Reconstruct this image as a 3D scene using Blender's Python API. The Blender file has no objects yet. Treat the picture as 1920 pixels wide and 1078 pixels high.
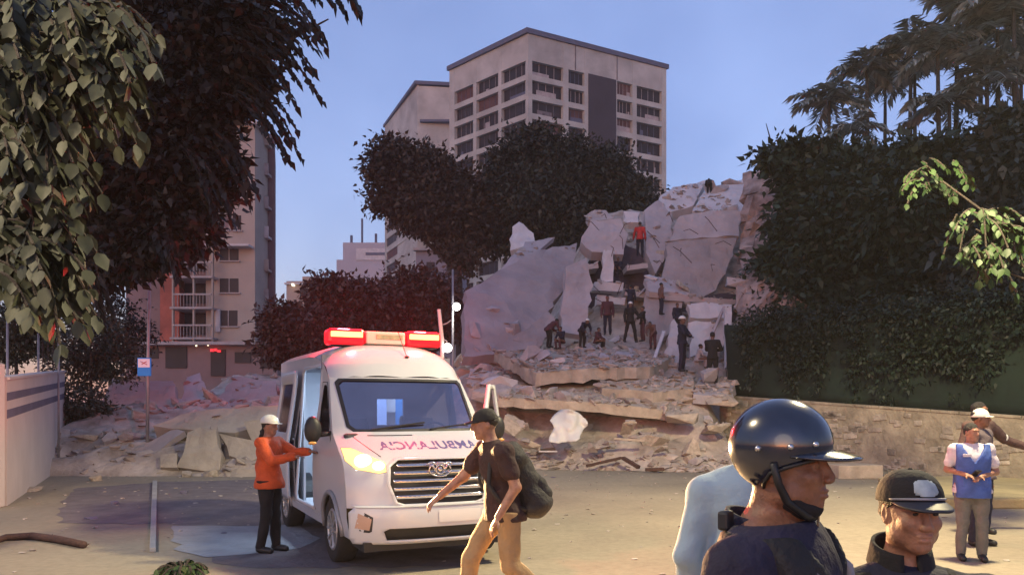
import bpy, bmesh, math, random
import numpy as np
from mathutils import Vector, Matrix, noise
from mathutils.geometry import delaunay_2d_cdt

S = bpy.context.scene
C = S.collection
R = math.radians
random.seed(7)
rng = np.random.default_rng(7)

# ------------------------------------------------------------------ camera, sky, sun, exposure
F, HZ, EYE = 1500.0, 765.0, 1.77          # focal length and horizon row in photo pixels, eye height
cd = bpy.data.cameras.new('camera'); cam = bpy.data.objects.new('camera', cd); C.objects.link(cam)
cam.location = (0, 0, EYE); cam.rotation_euler = (R(90), 0, 0)
cd.sensor_width = 36; cd.lens = 36*F/1920; cd.shift_y = (HZ-539)/1920; cd.clip_start = .05; cd.clip_end = 3000
S.camera = cam

W = bpy.data.worlds.new('World'); S.world = W; W.use_nodes = True
wn, wl = W.node_tree.nodes, W.node_tree.links
sky = wn.new('ShaderNodeTexSky'); sky.sky_type = 'NISHITA'; sky.sun_disc = False
sky.sun_elevation = R(1.5); sky.sun_rotation = R(200); sky.ozone_density = 3; sky.dust_density = .5
tint = wn.new('ShaderNodeMix'); tint.data_type = 'RGBA'; tint.blend_type = 'MULTIPLY'; tint.inputs[0].default_value = 1
wl.new(sky.outputs[0], tint.inputs[6])
tc = wn.new('ShaderNodeTexCoord'); ns = wn.new('ShaderNodeTexNoise'); ns.inputs['Scale'].default_value = 2.6; ns.inputs['Detail'].default_value = 4
wl.new(tc.outputs['Generated'], ns.inputs['Vector'])
cr = wn.new('ShaderNodeValToRGB'); cr.color_ramp.elements[0].position = .38; cr.color_ramp.elements[1].position = .62
cr.color_ramp.elements[0].color = (1.15, .86, 1.05, 1); cr.color_ramp.elements[1].color = (1.95, 1.28, 1.36, 1)
wl.new(ns.outputs['Fac'], cr.inputs[0]); wl.new(cr.outputs[0], tint.inputs[7])
hs = wn.new('ShaderNodeMix'); hs.data_type = 'RGBA'; hs.inputs[0].default_value = .38
hs.inputs[7].default_value = (.54, .64, .98, 1)
wl.new(tint.outputs[2], hs.inputs[6]); wl.new(hs.outputs[2], wn['Background'].inputs[0])
wn['Background'].inputs[1].default_value = .15

sd = bpy.data.lights.new('sun', 'SUN'); sun = bpy.data.objects.new('sun', sd); C.objects.link(sun)
sd.energy = .09; sd.angle = R(35); sd.color = (1, .86, .66)
sun.rotation_euler = (R(80), 0, R(-20))
S.view_settings.view_transform = 'Standard'; S.view_settings.look = 'None'; S.view_settings.gamma = 1
S.view_settings.exposure = 2.25
S.cycles.use_denoising = True
S.cycles.max_bounces = 6; S.cycles.transparent_max_bounces = 12
S.cycles.sample_clamp_indirect = 4

def P(px, py, Y):                          # a photo pixel at distance Y, as a point of the place
    return Vector(((px-960)/F*Y, Y, EYE+(HZ-py)/F*Y))

# ------------------------------------------------------------------ materials
MATS = {}
def mat(name, col, rough=.8, var=.15, scale=6, bump=0, metal=0, emit=None, es=0, spec=None, col2=None, coat=0, island=0, trans=0):
    m = bpy.data.materials.new(name); m.use_nodes = True
    n, l = m.node_tree.nodes, m.node_tree.links
    b = n['Principled BSDF']; b.inputs['Roughness'].default_value = rough; b.inputs['Metallic'].default_value = metal
    if spec is not None: b.inputs['Specular IOR Level'].default_value = spec
    if coat: b.inputs['Coat Weight'].default_value = coat; b.inputs['Coat Roughness'].default_value = .08
    t = n.new('ShaderNodeTexCoord'); nz = n.new('ShaderNodeTexNoise'); nz.inputs['Scale'].default_value = scale
    nz.inputs['Detail'].default_value = 6; nz.inputs['Roughness'].default_value = .6
    l.new(t.outputs['Object'], nz.inputs['Vector'])
    r = n.new('ShaderNodeValToRGB'); r.color_ramp.elements[0].position = .3; r.color_ramp.elements[1].position = .72
    a = tuple(max(0, c*(1-var)) for c in col); z = tuple(min(1, c*(1+var)) for c in (col2 or col))
    r.color_ramp.elements[0].color = (*a, 1); r.color_ramp.elements[1].color = (*z, 1)
    l.new(nz.outputs['Fac'], r.inputs[0])
    out = r.outputs[0]
    if island:
        g = n.new('ShaderNodeNewGeometry'); mr = n.new('ShaderNodeMapRange')
        mr.inputs[3].default_value = 1-island; mr.inputs[4].default_value = 1+island
        l.new(g.outputs['Random Per Island'], mr.inputs[0])
        mx = n.new('ShaderNodeMix'); mx.data_type = 'RGBA'; mx.blend_type = 'MULTIPLY'; mx.inputs[0].default_value = 1
        l.new(out, mx.inputs[6]); l.new(mr.outputs[0], mx.inputs[7]); out = mx.outputs[2]
    l.new(out, b.inputs['Base Color'])
    if bump:
        bp = n.new('ShaderNodeBump'); bp.inputs['Strength'].default_value = bump; bp.inputs['Distance'].default_value = .05
        n2 = n.new('ShaderNodeTexNoise'); n2.inputs['Scale'].default_value = scale*4; n2.inputs['Detail'].default_value = 8
        l.new(t.outputs['Object'], n2.inputs['Vector']); l.new(n2.outputs['Fac'], bp.inputs['Height']); l.new(bp.outputs[0], b.inputs['Normal'])
    if emit: b.inputs['Emission Color'].default_value = (*emit, 1); b.inputs['Emission Strength'].default_value = es
    if trans: b.inputs['Transmission Weight'].default_value = trans
    MATS[name] = m
    return m
def glass(name, tintc=(.5, .5, .55), refl=.22):
    m = bpy.data.materials.new(name); m.use_nodes = True; n, l = m.node_tree.nodes, m.node_tree.links
    n.remove(n['Principled BSDF'])
    tr = n.new('ShaderNodeBsdfTransparent'); tr.inputs[0].default_value = (*tintc, 1)
    gl = n.new('ShaderNodeBsdfGlossy'); gl.inputs['Roughness'].default_value = .06; gl.inputs[0].default_value = (.85, .8, .9, 1)
    nz = n.new('ShaderNodeTexNoise'); nz.inputs['Scale'].default_value = 2; mr = n.new('ShaderNodeMapRange')
    mr.inputs[3].default_value = refl*.75; mr.inputs[4].default_value = refl*1.25
    l.new(nz.outputs['Fac'], mr.inputs[0])
    mx = n.new('ShaderNodeMixShader'); l.new(mr.outputs[0], mx.inputs[0]); l.new(tr.outputs[0], mx.inputs[1]); l.new(gl.outputs[0], mx.inputs[2])
    l.new(mx.outputs[0], n['Material Output'].inputs[0]); return m
def leafmat(name, col, col2=None, isl=.5, scale=1.2):
    m = mat(name, col, rough=.55, var=.35, scale=scale, col2=col2, island=isl, spec=.3); return m

M_CONC = mat('concrete', (.38, .34, .34), .9, .22, 1.6, .5)
M_CONC_D = mat('dusty_concrete', (.42, .35, .28), .92, .28, 2.2, .6)
M_CONC_L = mat('pale_concrete', (.56, .53, .54), .9, .15, 1.2, .4)
M_RUB = mat('rubble_dust', (.34, .28, .235), .95, .38, 1.3, 1.0, col2=(.42, .36, .32))
M_TOWER = mat('tower_concrete', (.43, .43, .41), .88, .26, .22, .2)
M_TRIM = mat('slate_trim', (.10, .11, .17), .7, .1, 1)
M_DARKWIN = mat('dark_opening', (.016, .010, .014), .6, .5, .6)
M_REDWIN = mat('brick_infill', (.10, .045, .045), .8, .4, .8)
M_WHITE = mat('white_paint', (.50, .50, .53), .35, .04, 2, .02, coat=.5)
M_WALLW = mat('white_render_wall', (.56, .50, .48), .85, .1, .8, .25)
M_STRIPE = mat('grey_violet_paint', (.13, .12, .18), .8, .15, 2)
M_BLACK = mat('black_plastic', (.012, .012, .014), .5, .3, 8)
M_RUBBER = mat('tyre_rubber', (.018, .017, .017), .85, .3, 20, .3)
M_CHROME = mat('chrome', (.6, .58, .6), .18, .05, 4, 0, metal=1)
M_ALLOY = mat('wheel_silver', (.42, .42, .42), .4, .1, 6, 0, metal=.6)
M_GREYMETAL = mat('galvanised_steel', (.33, .33, .34), .5, .15, 5, 0, metal=.5)
M_BARK = mat('bark', (.045, .035, .028), .95, .35, 5, .8)
M_GLASS = glass('windscreen_glass', (.42, .42, .50), .42)
M_STONE = mat('stone_wall', (.26, .225, .17), .95, .3, 1.8, 1.0, col2=(.33, .29, .22))
M_NET = mat('green_shade_net', (.006, .018, .012), .9, .5, 1.1, .4)
M_WOOD = mat('rust_brown_wood', (.07, .035, .028), .85, .3, 5, .5)
M_SKIN = {k: mat('skin_'+k, c, .52, .28, 22, .16) for k, c in dict(brown=(.20, .09, .052), tan=(.29, .145, .095), dark=(.15, .07, .045)).items()}
M_HAIR = mat('black_hair', (.012, .009, .008), .6, .4, 30, .5)

# ------------------------------------------------------------------ mesh helpers
def link(name, vs, fs, m, parent=None, smooth=False):
    me = bpy.data.meshes.new(name); me.from_pydata([tuple(v) for v in vs], [], [tuple(f) for f in fs]); me.update()
    if m:
        for x in (m if isinstance(m, (list, tuple)) else [m]): me.materials.append(x)
    if smooth: me.polygons.foreach_set('use_smooth', [True]*len(me.polygons))
    o = bpy.data.objects.new(name, me); C.objects.link(o)
    if parent: o.parent = parent
    return o
def empty(name, loc=(0, 0, 0), rz=0):
    o = bpy.data.objects.new(name, None); C.objects.link(o); o.location = loc; o.rotation_euler = (0, 0, rz); o.empty_display_size = .2
    return o
def tag(o, label=None, cat=None, group=None, kind=None):
    if label: o['label'] = label
    if cat: o['category'] = cat
    if group: o['group'] = group
    if kind: o['kind'] = kind
    return o
def copy_tree(o, parent=None):
    c = o.copy(); C.objects.link(c); c.parent = parent
    for ch in list(o.children): copy_tree(ch, c)
    return c

class MB:
    def __init__(s): s.v = []; s.f = []
    def add(s, vs, fs):
        b = len(s.v); s.v += [Vector(v) for v in vs]; s.f += [tuple(i+b for i in f) for f in fs]; return s
    def box(s, c, d, rz=0, M=None):
        x, y, z = d[0]/2, d[1]/2, d[2]/2
        vs = [Vector((a*x, b*y, e*z)) for e in (-1, 1) for a, b in ((-1, -1), (1, -1), (1, 1), (-1, 1))]
        T = Matrix.Translation(c) @ (M if M else Matrix.Rotation(rz, 4, 'Z'))
        return s.add([T @ v for v in vs], [(3, 2, 1, 0), (4, 5, 6, 7), (0, 1, 5, 4), (1, 2, 6, 5), (2, 3, 7, 6), (3, 0, 4, 7)])
    def bar(s, a, b, w, h=None):
        a, b = Vector(a), Vector(b); d = (b-a); L = d.length; q = d.to_track_quat('Z', 'Y').to_matrix().to_4x4()
        return s.box((a+b)/2, (w, h or w, L), M=q)
    def tube(s, pts, rad, n=8, cap=True):
        pts = [Vector(p) for p in pts]; m = len(pts); rad = rad if hasattr(rad, '__len__') else [rad]*m
        b = len(s.v); up = Vector((0.12, .23, 1)).normalized()
        for i, p in enumerate(pts):
            d = (pts[min(i+1, m-1)]-pts[max(i-1, 0)]).normalized()
            if abs(d.dot(up)) > .95: u = d.cross(Vector((1, .1, 0))).normalized()
            else: u = d.cross(up).normalized()
            w = d.cross(u)
            for k in range(n):
                t = 2*math.pi*k/n; s.v.append(p+(u*math.cos(t)+w*math.sin(t))*rad[i])
        for i in range(m-1):
            for k in range(n):
                a = b+i*n+k; c = b+i*n+(k+1) % n; s.f.append((a, c, c+n, a+n))
        if cap: s.f.append(tuple(b+k for k in range(n))[::-1]); s.f.append(tuple(b+(m-1)*n+k for k in range(n)))
        return s
    def cyl(s, a, b, r, n=20): return s.tube([a, b], r, n)
    def ell(s, c, r, nu=14, nv=9, M=None):
        vs = []; fs = []; c = Vector(c)
        for j in range(nv+1):
            p = math.pi*j/nv
            for i in range(nu):
                t = 2*math.pi*i/nu; v = Vector((r[0]*math.sin(p)*math.cos(t), r[1]*math.sin(p)*math.sin(t), r[2]*math.cos(p)))
                vs.append(c+((M @ v) if M else v))
        for j in range(nv):
            for i in range(nu): a = j*nu+i; b = j*nu+(i+1) % nu; fs.append((a, a+nu, b+nu, b))
        return s.add(vs, fs)
    def prism(s, poly, back):                # poly: 3D points, back: offset vector
        n = len(poly); back = Vector(back); poly = [Vector(p) for p in poly]
        return s.add(poly+[p+back for p in poly], [tuple(range(n)), tuple(range(2*n-1, n-1, -1))]+[(i, i+n, (i+1) % n+n, (i+1) % n) for i in range(n)])
    def build(s, name, m, parent=None, smooth=False, bevel=0):
        o = link(name, s.v, s.f, m, parent, smooth)
        bm = bmesh.new(); bm.from_mesh(o.data); bmesh.ops.recalc_face_normals(bm, faces=bm.faces); bm.to_mesh(o.data); bm.free()
        if bevel:
            b = o.modifiers.new('bevel', 'BEVEL'); b.width = bevel; b.segments = 2; b.limit_method = 'ANGLE'
        return o

def fbm(x, y, z=0, o=4, f=1.0):
    return noise.fractal(Vector((x*f, y*f, z)), 1.0, 2.0, o)

# broken concrete: convex hull of jittered box corners; slabs with ragged outline
def chunk_mesh(seed, flat=1.0, n=14):
    r = random.Random(seed); bm = bmesh.new()
    for i in range(n):
        v = Vector((r.uniform(-1, 1), r.uniform(-1, 1), r.uniform(-1, 1)))
        k = max(abs(v.x), abs(v.y), abs(v.z)); v /= k; v *= r.uniform(.75, 1); v.z *= flat
        bm.verts.new(v)
    bmesh.ops.convex_hull(bm, input=bm.verts)
    for v in [v for v in bm.verts if not v.link_faces]: bm.verts.remove(v)
    me = bpy.data.meshes.new('chunk'); bm.to_mesh(me); bm.free(); return me
CHUNKS = [chunk_mesh(i, random.choice([.35, .55, .8, 1])) for i in range(18)]

def ragged(poly, amp, step=.35, seed=0):
    r = random.Random(seed); out = []
    cen = sum(poly, Vector())/len(poly)
    for i, a in enumerate(poly):
        b = poly[(i+1) % len(poly)]; k = max(1, int((b-a).length/step))
        for j in range(k):
            p = a.lerp(b, j/k); out.append(p+(p-cen).normalized()*r.uniform(-amp, amp*.4)+(b-a).normalized()*r.uniform(-amp, amp)*.5)
    return out
def slab(name, pix, th, m, label, cat='slab', group='broken slabs of the collapsed building', rag=.13, parent=None, seed=1, bump=.035):
    """a broken slab: outline given as (px, py, Y) points on its near face, th thick, ragged edges"""
    pts = [P(*p) for p in pix]
    c = sum(pts, Vector())/len(pts)
    n = Vector()
    for i in range(len(pts)): n += (pts[i]-c).cross(pts[(i+1) % len(pts)]-c)
    n.normalize()
    if n.y < 0: n = -n
    pts = [p-n*n.dot(p-c) for p in pts]
    pts = ragged(pts, rag, seed=seed)
    loc = Vector((c.x, c.y, min(p.z for p in pts)))
    u = (pts[1]-pts[0]).normalized(); u = (u-n*u.dot(n)).normalized(); w = n.cross(u)
    p2 = [Vector(((p-c).dot(u), (p-c).dot(w))) for p in pts]; k = len(p2)
    ex = []; x0, x1 = min(p.x for p in p2), max(p.x for p in p2); y0, y1 = min(p.y for p in p2), max(p.y for p in p2)
    st = max(.16, (x1-x0)/34); r = random.Random(seed+5)
    x = x0
    while x < x1:
        y = y0
        while y < y1:
            q = Vector((x+r.uniform(-.3, .3)*st, y+r.uniform(-.3, .3)*st))
            if inside(q, p2) : ex.append(q)
            y += st
        x += st
    vs, es, fs, *_ = delaunay_2d_cdt(p2+ex, [(i, (i+1) % k) for i in range(k)], [], 1, 1e-4)
    mb = MB(); nv = len(vs)
    A = []; 
    for v in vs:
        q = c+u*v.x+w*v.y; A.append(q+n*(fbm(q.x*.9+seed, q.z*.9, q.y*.4)*bump*3-bump+fbm(q.x*3.3, q.z*3.3, seed, 4)*bump*.9)-loc)
    B = [a+n*th for a in A]
    cnt = {}
    for f in fs:
        for i in range(len(f)):
            e = (f[i], f[(i+1) % len(f)]); cnt[e] = 1
    side = [e for e in cnt if (e[1], e[0]) not in cnt]
    mb.add(A+B, [tuple(f) for f in fs]+[tuple(i+nv for i in reversed(f)) for f in fs]+[(a, a+nv, b+nv, b) for a, b in side])
    o = mb.build(name, m, parent); o.location = loc
    if label: tag(o, label, cat, group)
    return o
def inside(p, poly):
    c = False; n = len(poly)
    for i in range(n):
        a, b = poly[i], poly[(i+1) % n]
        if (a[1] > p[1]) != (b[1] > p[1]) and p[0] < (b[0]-a[0])*(p[1]-a[1])/(b[1]-a[1])+a[0]: c = not c
    return c

def panel(name, outer, holes, fn, m, parent, grid=.09, th=0, smooth=True):
    """surface patch fn(a, b) -> 3D over a 2D outline with holes"""
    def dens(poly):
        out = []
        for i, a in enumerate(poly):
            b = poly[(i+1) % len(poly)]; L = math.hypot(b[0]-a[0], b[1]-a[1]); k = max(1, int(L/grid+.5))
            out += [(a[0]+(b[0]-a[0])*j/k, a[1]+(b[1]-a[1])*j/k) for j in range(k)]
        return out
    V = []; E = []
    for poly in [outer]+holes:
        d = dens(poly); b = len(V); V += d; E += [(b+i, b+(i+1) % len(d)) for i in range(len(d))]
    xs = [p[0] for p in outer]; ys = [p[1] for p in outer]
    a = min(xs)+grid*.5
    while a < max(xs):
        b = min(ys)+grid*.5
        while b < max(ys):
            if inside((a, b), outer) and not any(inside((a, b), h) for h in holes): V.append((a, b))
            b += grid
        a += grid
    vs, es, fs, *_ = delaunay_2d_cdt([Vector(v) for v in V], E, [], 1, 1e-5)
    keep = []
    for f in fs:
        c = sum((vs[i] for i in f), Vector((0, 0)))/len(f)
        if inside(c, outer) and not any(inside(c, h) for h in holes): keep.append(tuple(f))
    used = sorted({i for f in keep for i in f}); ix = {i: k for k, i in enumerate(used)}
    o = link(name, [fn(vs[i].x, vs[i].y) for i in used], [tuple(ix[i] for i in f) for f in keep], m, parent, smooth)
    bm = bmesh.new(); bm.from_mesh(o.data); bmesh.ops.recalc_face_normals(bm, faces=bm.faces); bm.to_mesh(o.data); bm.free()
    if th:
        s = o.modifiers.new('thick', 'SOLIDIFY'); s.thickness = th; s.offset = 0
    return o
def rrect(x0, x1, y0, y1, r, n=4):
    out = []
    for cx, cy, a in ((x1-r, y0+r, -90), (x1-r, y1-r, 0), (x0+r, y1-r, 90), (x0+r, y0+r, 180)):
        out += [(cx+r*math.cos(R(a+90*i/n)), cy+r*math.sin(R(a+90*i/n))) for i in range(n+1)]
    return out

# ------------------------------------------------------------------ foliage
LEAF = np.array([(0, 0, 0), (.30, .5, .06), (1, 0, 0), (.30, -.5, .06)], float)    # along x, width y
def leaves(name, pos, dirs, nrm, size, wid, m, parent=None, shape='quad'):
    n = len(pos); dirs = dirs/np.linalg.norm(dirs, axis=1)[:, None]
    side = np.cross(nrm, dirs); side /= np.linalg.norm(side, axis=1)[:, None]+1e-9; up = np.cross(dirs, side)
    if shape == 'big':
        T = np.array([(0, 0, 0), (.25, .42, .03), (.6, .5, -.02), (.9, .2, -.10), (1.05, 0, -.16), (.9, -.2, -.10), (.6, -.5, -.02), (.25, -.42, .03), (.5, 0, -.05)], float)
        FA = [(0, 1, 8), (1, 2, 8), (2, 3, 8), (3, 4, 8), (4, 5, 8), (5, 6, 8), (6, 7, 8), (7, 0, 8)]
    else:
        T = LEAF; FA = [(0, 1, 2, 3)]
    k = len(T)
    V = pos[:, None, :]+size[:, None, None]*(T[None, :, 0:1]*dirs[:, None, :]+T[None, :, 1:2]*wid*side[:, None, :]+T[None, :, 2:3]*up[:, None, :])
    V = V.reshape(-1, 3); q = len(FA[0]); FA = np.array(FA)
    idx = (np.arange(n)[:, None, None]*k+FA[None]).reshape(-1); nf = n*len(FA)
    me = bpy.data.meshes.new(name); me.vertices.add(len(V)); me.vertices.foreach_set('co', V.astype(np.float32).ravel())
    me.loops.add(len(idx)); me.loops.foreach_set('vertex_index', idx.astype(np.int32))
    me.polygons.add(nf); me.polygons.foreach_set('loop_start', (np.arange(nf)*q).astype(np.int32))
    me.update(calc_edges=True); me.materials.append(m)
    o = bpy.data.objects.new(name, me); C.objects.link(o)
    if parent: o.parent = parent
    return o
def unit(n): 
    v = rng.normal(size=(n, 3)); return v/np.linalg.norm(v, axis=1)[:, None]
def crown(name, blobs, n, size, m, parent, wid=.55, clump=9, spread=.45, droop=.3, shape='quad', shell=.55):
    """leaf clumps spread through overlapping blobs (cx,cy,cz,rx,ry,rz) relative to the parent"""
    B = np.array(blobs, float); vol = (B[:, 3]*B[:, 4]*B[:, 5])**.67; vol /= vol.sum()
    nc = n//clump; w = rng.choice(len(B), nc, p=vol); u = unit(nc); rad = shell+(1-shell)*rng.random(nc)**.6
    rad *= 1+.2*rng.normal(size=nc)
    cpos = B[w, :3]+u*B[w, 3:6]*rad[:, None]
    s0 = size*spread*6
    pos = np.repeat(cpos, clump, 0)+rng.normal(size=(nc*clump, 3))*s0*.5*np.array([1, 1, .6])
    dirs = np.repeat(u, clump, 0)*.7+rng.normal(size=pos.shape)*.6; dirs[:, 2] -= droop
    nr = np.repeat(u, clump, 0)*.5+rng.normal(size=pos.shape)*.6+np.array([0, 0, .6])
    return leaves(name, pos, dirs, nr, size*(.6+.8*rng.random(len(pos))), wid, m, parent, shape)
def tree(name, loc, blobs, n, size, m, label, cat='tree', trunk_r=.25, group=None, branch=True, **kw):
    t = empty(name, loc); tag(t, label, cat, group)
    mb = MB(); B = sorted(blobs, key=lambda b: -b[3]); base = Vector((0, 0, -.3)); fork = Vector((0, 0, min(b[2]-b[5]*.4 for b in blobs)))
    fork.z = max(fork.z, .6)
    mid = base.lerp(fork, .5)+Vector((trunk_r*.6, 0, 0))
    mb.tube([base, mid, fork], [trunk_r*1.3, trunk_r, trunk_r*.8], 10)
    if branch:
        for b in B[:12]:
            e = Vector(b[:3]); q = fork.lerp(e, .5)+Vector((0, 0, -.12*b[5]))
            mb.tube([fork, q, e, e+(e-fork)*.25], [trunk_r*.55, trunk_r*.35, trunk_r*.2, trunk_r*.05], 7)
            for k in range(3):
                d = Vector(unit(1)[0]); d.z = abs(d.z)*.5
                mb.tube([q.lerp(e, .6), e+Vector((d.x*b[3], d.y*b[4], d.z*b[5]))*.9], [trunk_r*.16, trunk_r*.04], 5)
    mb.build('trunk', M_BARK, t, True)
    crown('crown', blobs, n, size, m, t, **kw)
    return t

# ------------------------------------------------------------------ ground
def make_ground_mat():
    m = bpy.data.materials.new('dusty_ground'); m.use_nodes = True; n, l = m.node_tree.nodes, m.node_tree.links
    b = n['Principled BSDF']; b.inputs['Roughness'].default_value = .92; b.inputs['Specular IOR Level'].default_value = .25
    t = n.new('ShaderNodeTexCoord')
    def nz(sc, det=6, rg=.6):
        x = n.new('ShaderNodeTexNoise'); x.inputs['Scale'].default_value = sc; x.inputs['Detail'].default_value = det; x.inputs['Roughness'].default_value = rg
        l.new(t.outputs['Object'], x.inputs['Vector']); return x
    a = nz(.35); r = n.new('ShaderNodeValToRGB'); r.color_ramp.elements[0].position = .3; r.color_ramp.elements[1].position = .7
    r.color_ramp.elements[0].color = (.22, .19, .15, 1); r.color_ramp.elements[1].color = (.33, .285, .215, 1); l.new(a.outputs[0], r.inputs[0])
    f = nz(9, 10, .7); r2 = n.new('ShaderNodeValToRGB'); r2.color_ramp.elements[0].position = .33; r2.color_ramp.elements[1].position = .6
    r2.color_ramp.elements[0].color = (.84, .83, .83, 1); r2.color_ramp.elements[1].color = (1.05, 1.05, 1.05, 1); l.new(f.outputs[0], r2.inputs[0])
    mx = n.new('ShaderNodeMix'); mx.data_type = 'RGBA'; mx.blend_type = 'MULTIPLY'; mx.inputs[0].default_value = 1
    l.new(r.outputs[0], mx.inputs[6]); l.new(r2.outputs[0], mx.inputs[7]); l.new(mx.outputs[2], b.inputs['Base Color'])
    bp = n.new('ShaderNodeBump'); bp.inputs['Strength'].default_value = .3; bp.inputs['Distance'].default_value = .02
    l.new(nz(14, 8, .7).outputs[0], bp.inputs['Height']); l.new(bp.outputs[0], b.inputs['Normal'])
    return m
M_GROUND = make_ground_mat()
g = link('ground', [(-900, -300, 0), (900, -300, 0), (900, 1600, 0), (-900, 1600, 0)], [(0, 1, 2, 3)], M_GROUND); tag(g, kind='structure')
def patch(name, pts, m, z, amp=.18, seed=3):
    pts = ragged([Vector((x, y, z)) for x, y in pts], amp, .3, seed)
    for p in pts: p.z = z
    return tag(link(name, pts, [tuple(range(len(pts)))], m), kind='structure')
def gp(px, py): y = EYE*F/(py-HZ); return ((px-960)/F*y, y)
M_ASPH_SHADOW = mat('worn_asphalt_and_shadow', (.15, .125, .13), .85, .25, 3, .4)
M_CONC_POOL = mat('concrete_and_light_pool', (.30, .30, .31), .85, .18, 2.2, .4)  # concrete of the edging strip, also the painted headlight pool
patch('asphalt_and_shadow', [gp(100, 960), gp(140, 915), gp(300, 903), gp(520, 898), (-2.5, 17.2), (-1.2, 14.5), (-.45, 9.4), gp(880, 1062), gp(560, 1066), gp(400, 1060), gp(380, 985), gp(105, 980)], M_ASPH_SHADOW, .004)  # dark road surface by the van; its left part is a painted cast shadow
patch('headlight_pool', [gp(318, 985), gp(560, 985), gp(600, 1010), gp(560, 1030), gp(390, 1046), gp(330, 1036)], M_CONC_POOL, .008, .12)  # pool of cool headlight light painted on the ground
k1 = MB(); a, b = gp(288, 1035), gp(290, 905)
k1.prism([Vector((a[0]-.05, a[1], 0)), Vector((a[0]+.03, a[1], 0)), Vector((b[0]+.06, b[1], 0)), Vector((b[0]-.05, b[1], 0))], (0, 0, .06))
tag(k1.build('pavement_edge', M_CONC_POOL, None, bevel=.01), 'narrow pale concrete edging strip running across the painted shadow', 'edging')

# raised sandy pavement on the right
M_SAND = mat('sand', (.40, .33, .18), .95, .2, 2, .5)
x0, y0 = gp(1858, 945)
mb = MB(); mb.prism([Vector((7.6, 14.4, 0)), Vector((11.8, 14.4, 0)), Vector((16, 20.5, 0)), Vector((8.6, 18.8, 0))], (0, 0, .14))
tag(mb.build('pavement', M_SAND, None, bevel=.02), kind='structure')
mb = MB(); mb.prism([Vector((7.5, 14.1, 0)), Vector((11.9, 14.1, 0)), Vector((11.9, 14.38, 0)), Vector((7.5, 14.38, 0))], (0, 0, .17))
tag(mb.build('kerb', mat('kerb_concrete', (.36, .28, .14), .9, .2, 3, .4), None, bevel=.02), kind='structure')

# ------------------------------------------------------------------ buildings
def facade_t(px, A, B):                    # where the ray of column px meets the facade line A-B
    k = (px-960)/F; return (k*A[1]-A[0])/((B[0]-A[0])-k*(B[1]-A[1]))
def facade(bld, A, B, ztop, zbot, cols, rows, wall, winmats, depth=.9, solid=.35, wn='window', balc=None):
    """one wall from A to B (ground points); cols: (t0,t1) openings; rows: (z0,z1) openings, top to bottom"""
    A, B = Vector((*A, 0)), Vector((*B, 0)); d = B-A; L = d.length; u = d/L; nrm = Vector((u.y, -u.x, 0))
    if nrm.y > 0 and abs(nrm.y) > .1: nrm = -nrm
    mb = MB(); loc = bld.location
    def q(t0, t1, z0, z1, off0, off1):
        a, b = A+u*L*t0-loc, A+u*L*t1-loc
        return [a+nrm*off1+Vector((0, 0, z0)), b+nrm*off1+Vector((0, 0, z0)), b+nrm*off1+Vector((0, 0, z1)), a+nrm*off1+Vector((0, 0, z1))], nrm*(off0-off1)
    ed = [0]+[e for c in cols for e in c]+[1]
    for i in range(0, len(ed), 2):
        if ed[i+1]-ed[i] > 1e-4: mb.prism(*q(ed[i], ed[i+1], zbot, ztop, -depth, 0))
    zs = [ztop]+[e for r_ in rows for e in (r_[1], r_[0])]+[zbot]
    for c in cols:
        for i in range(0, len(zs), 2):
            if zs[i]-zs[i+1] > 1e-3: mb.prism(*q(c[0], c[1], zs[i+1], zs[i], -depth, -.03))
    w = mb.build('wall', wall, bld)
    for c in cols:
        for j, r_ in enumerate(rows):
            mm = random.choice(winmats); k = MB(); k.prism(*q(c[0]+.0004, c[1]-.0004, r_[0]+.01, r_[1]-.01, -depth+.02, -depth*.75))
            o = k.build(wn, mm, bld)
            fr = MB()                         # mullions and a low sill wall seen inside the opening
            for s_ in range(1, 4):
                t = c[0]+(c[1]-c[0])*s_/4+random.uniform(-.004, .004)
                fr.prism(*q(t, t+.0025, r_[0]+.02, r_[1]-.02, -depth*.72, -depth*.66))
            if random.random() < .55:
                ta, tb = sorted((random.uniform(c[0], c[1]), random.uniform(c[0], c[1])))
                if tb-ta > .01: fr.prism(*q(ta, tb, r_[0]+.03, r_[0]+(r_[1]-r_[0])*random.uniform(.25, .6), -depth*.64, -depth*.6))
            fr.build('frame', random.choice([M_TRIM, M_WFRAME, M_CONC]), o)
    return w
M_WFRAME = mat('window_frame', (.16, .14, .15), .7, .3, 2)
A = (2.6, 130.0); Bp = (27.7, 143.6); D = (-11.3, 144.4)
tw = empty('tower_building', (8, 145, 0)); tag(tw, 'tall pale concrete office tower with rows of dark window openings above the dark tree', 'building')
ZT = 62.6
rows = [(56.1-3.15*k, 58.35-3.15*k) for k in range(12)]
cR = [tuple(facade_t(p, A, Bp) for p in c) for c in ((998, 1056), (1066, 1096), (1103, 1186), (1194, 1241))]
wins = [M_DARKWIN, M_DARKWIN, M_DARKWIN, M_REDWIN]
facade(tw, A, Bp, ZT, 0, [cR[0], cR[1], (cR[2][0]+.21, cR[2][1]), cR[3]], rows, M_TOWER, wins)
cL = [tuple(facade_t(p, A, D) for p in c) for c in ((986, 940), (934, 893), (887, 852))]
facade(tw, A, D, ZT, 0, cL, rows, M_TOWER, wins)
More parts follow.
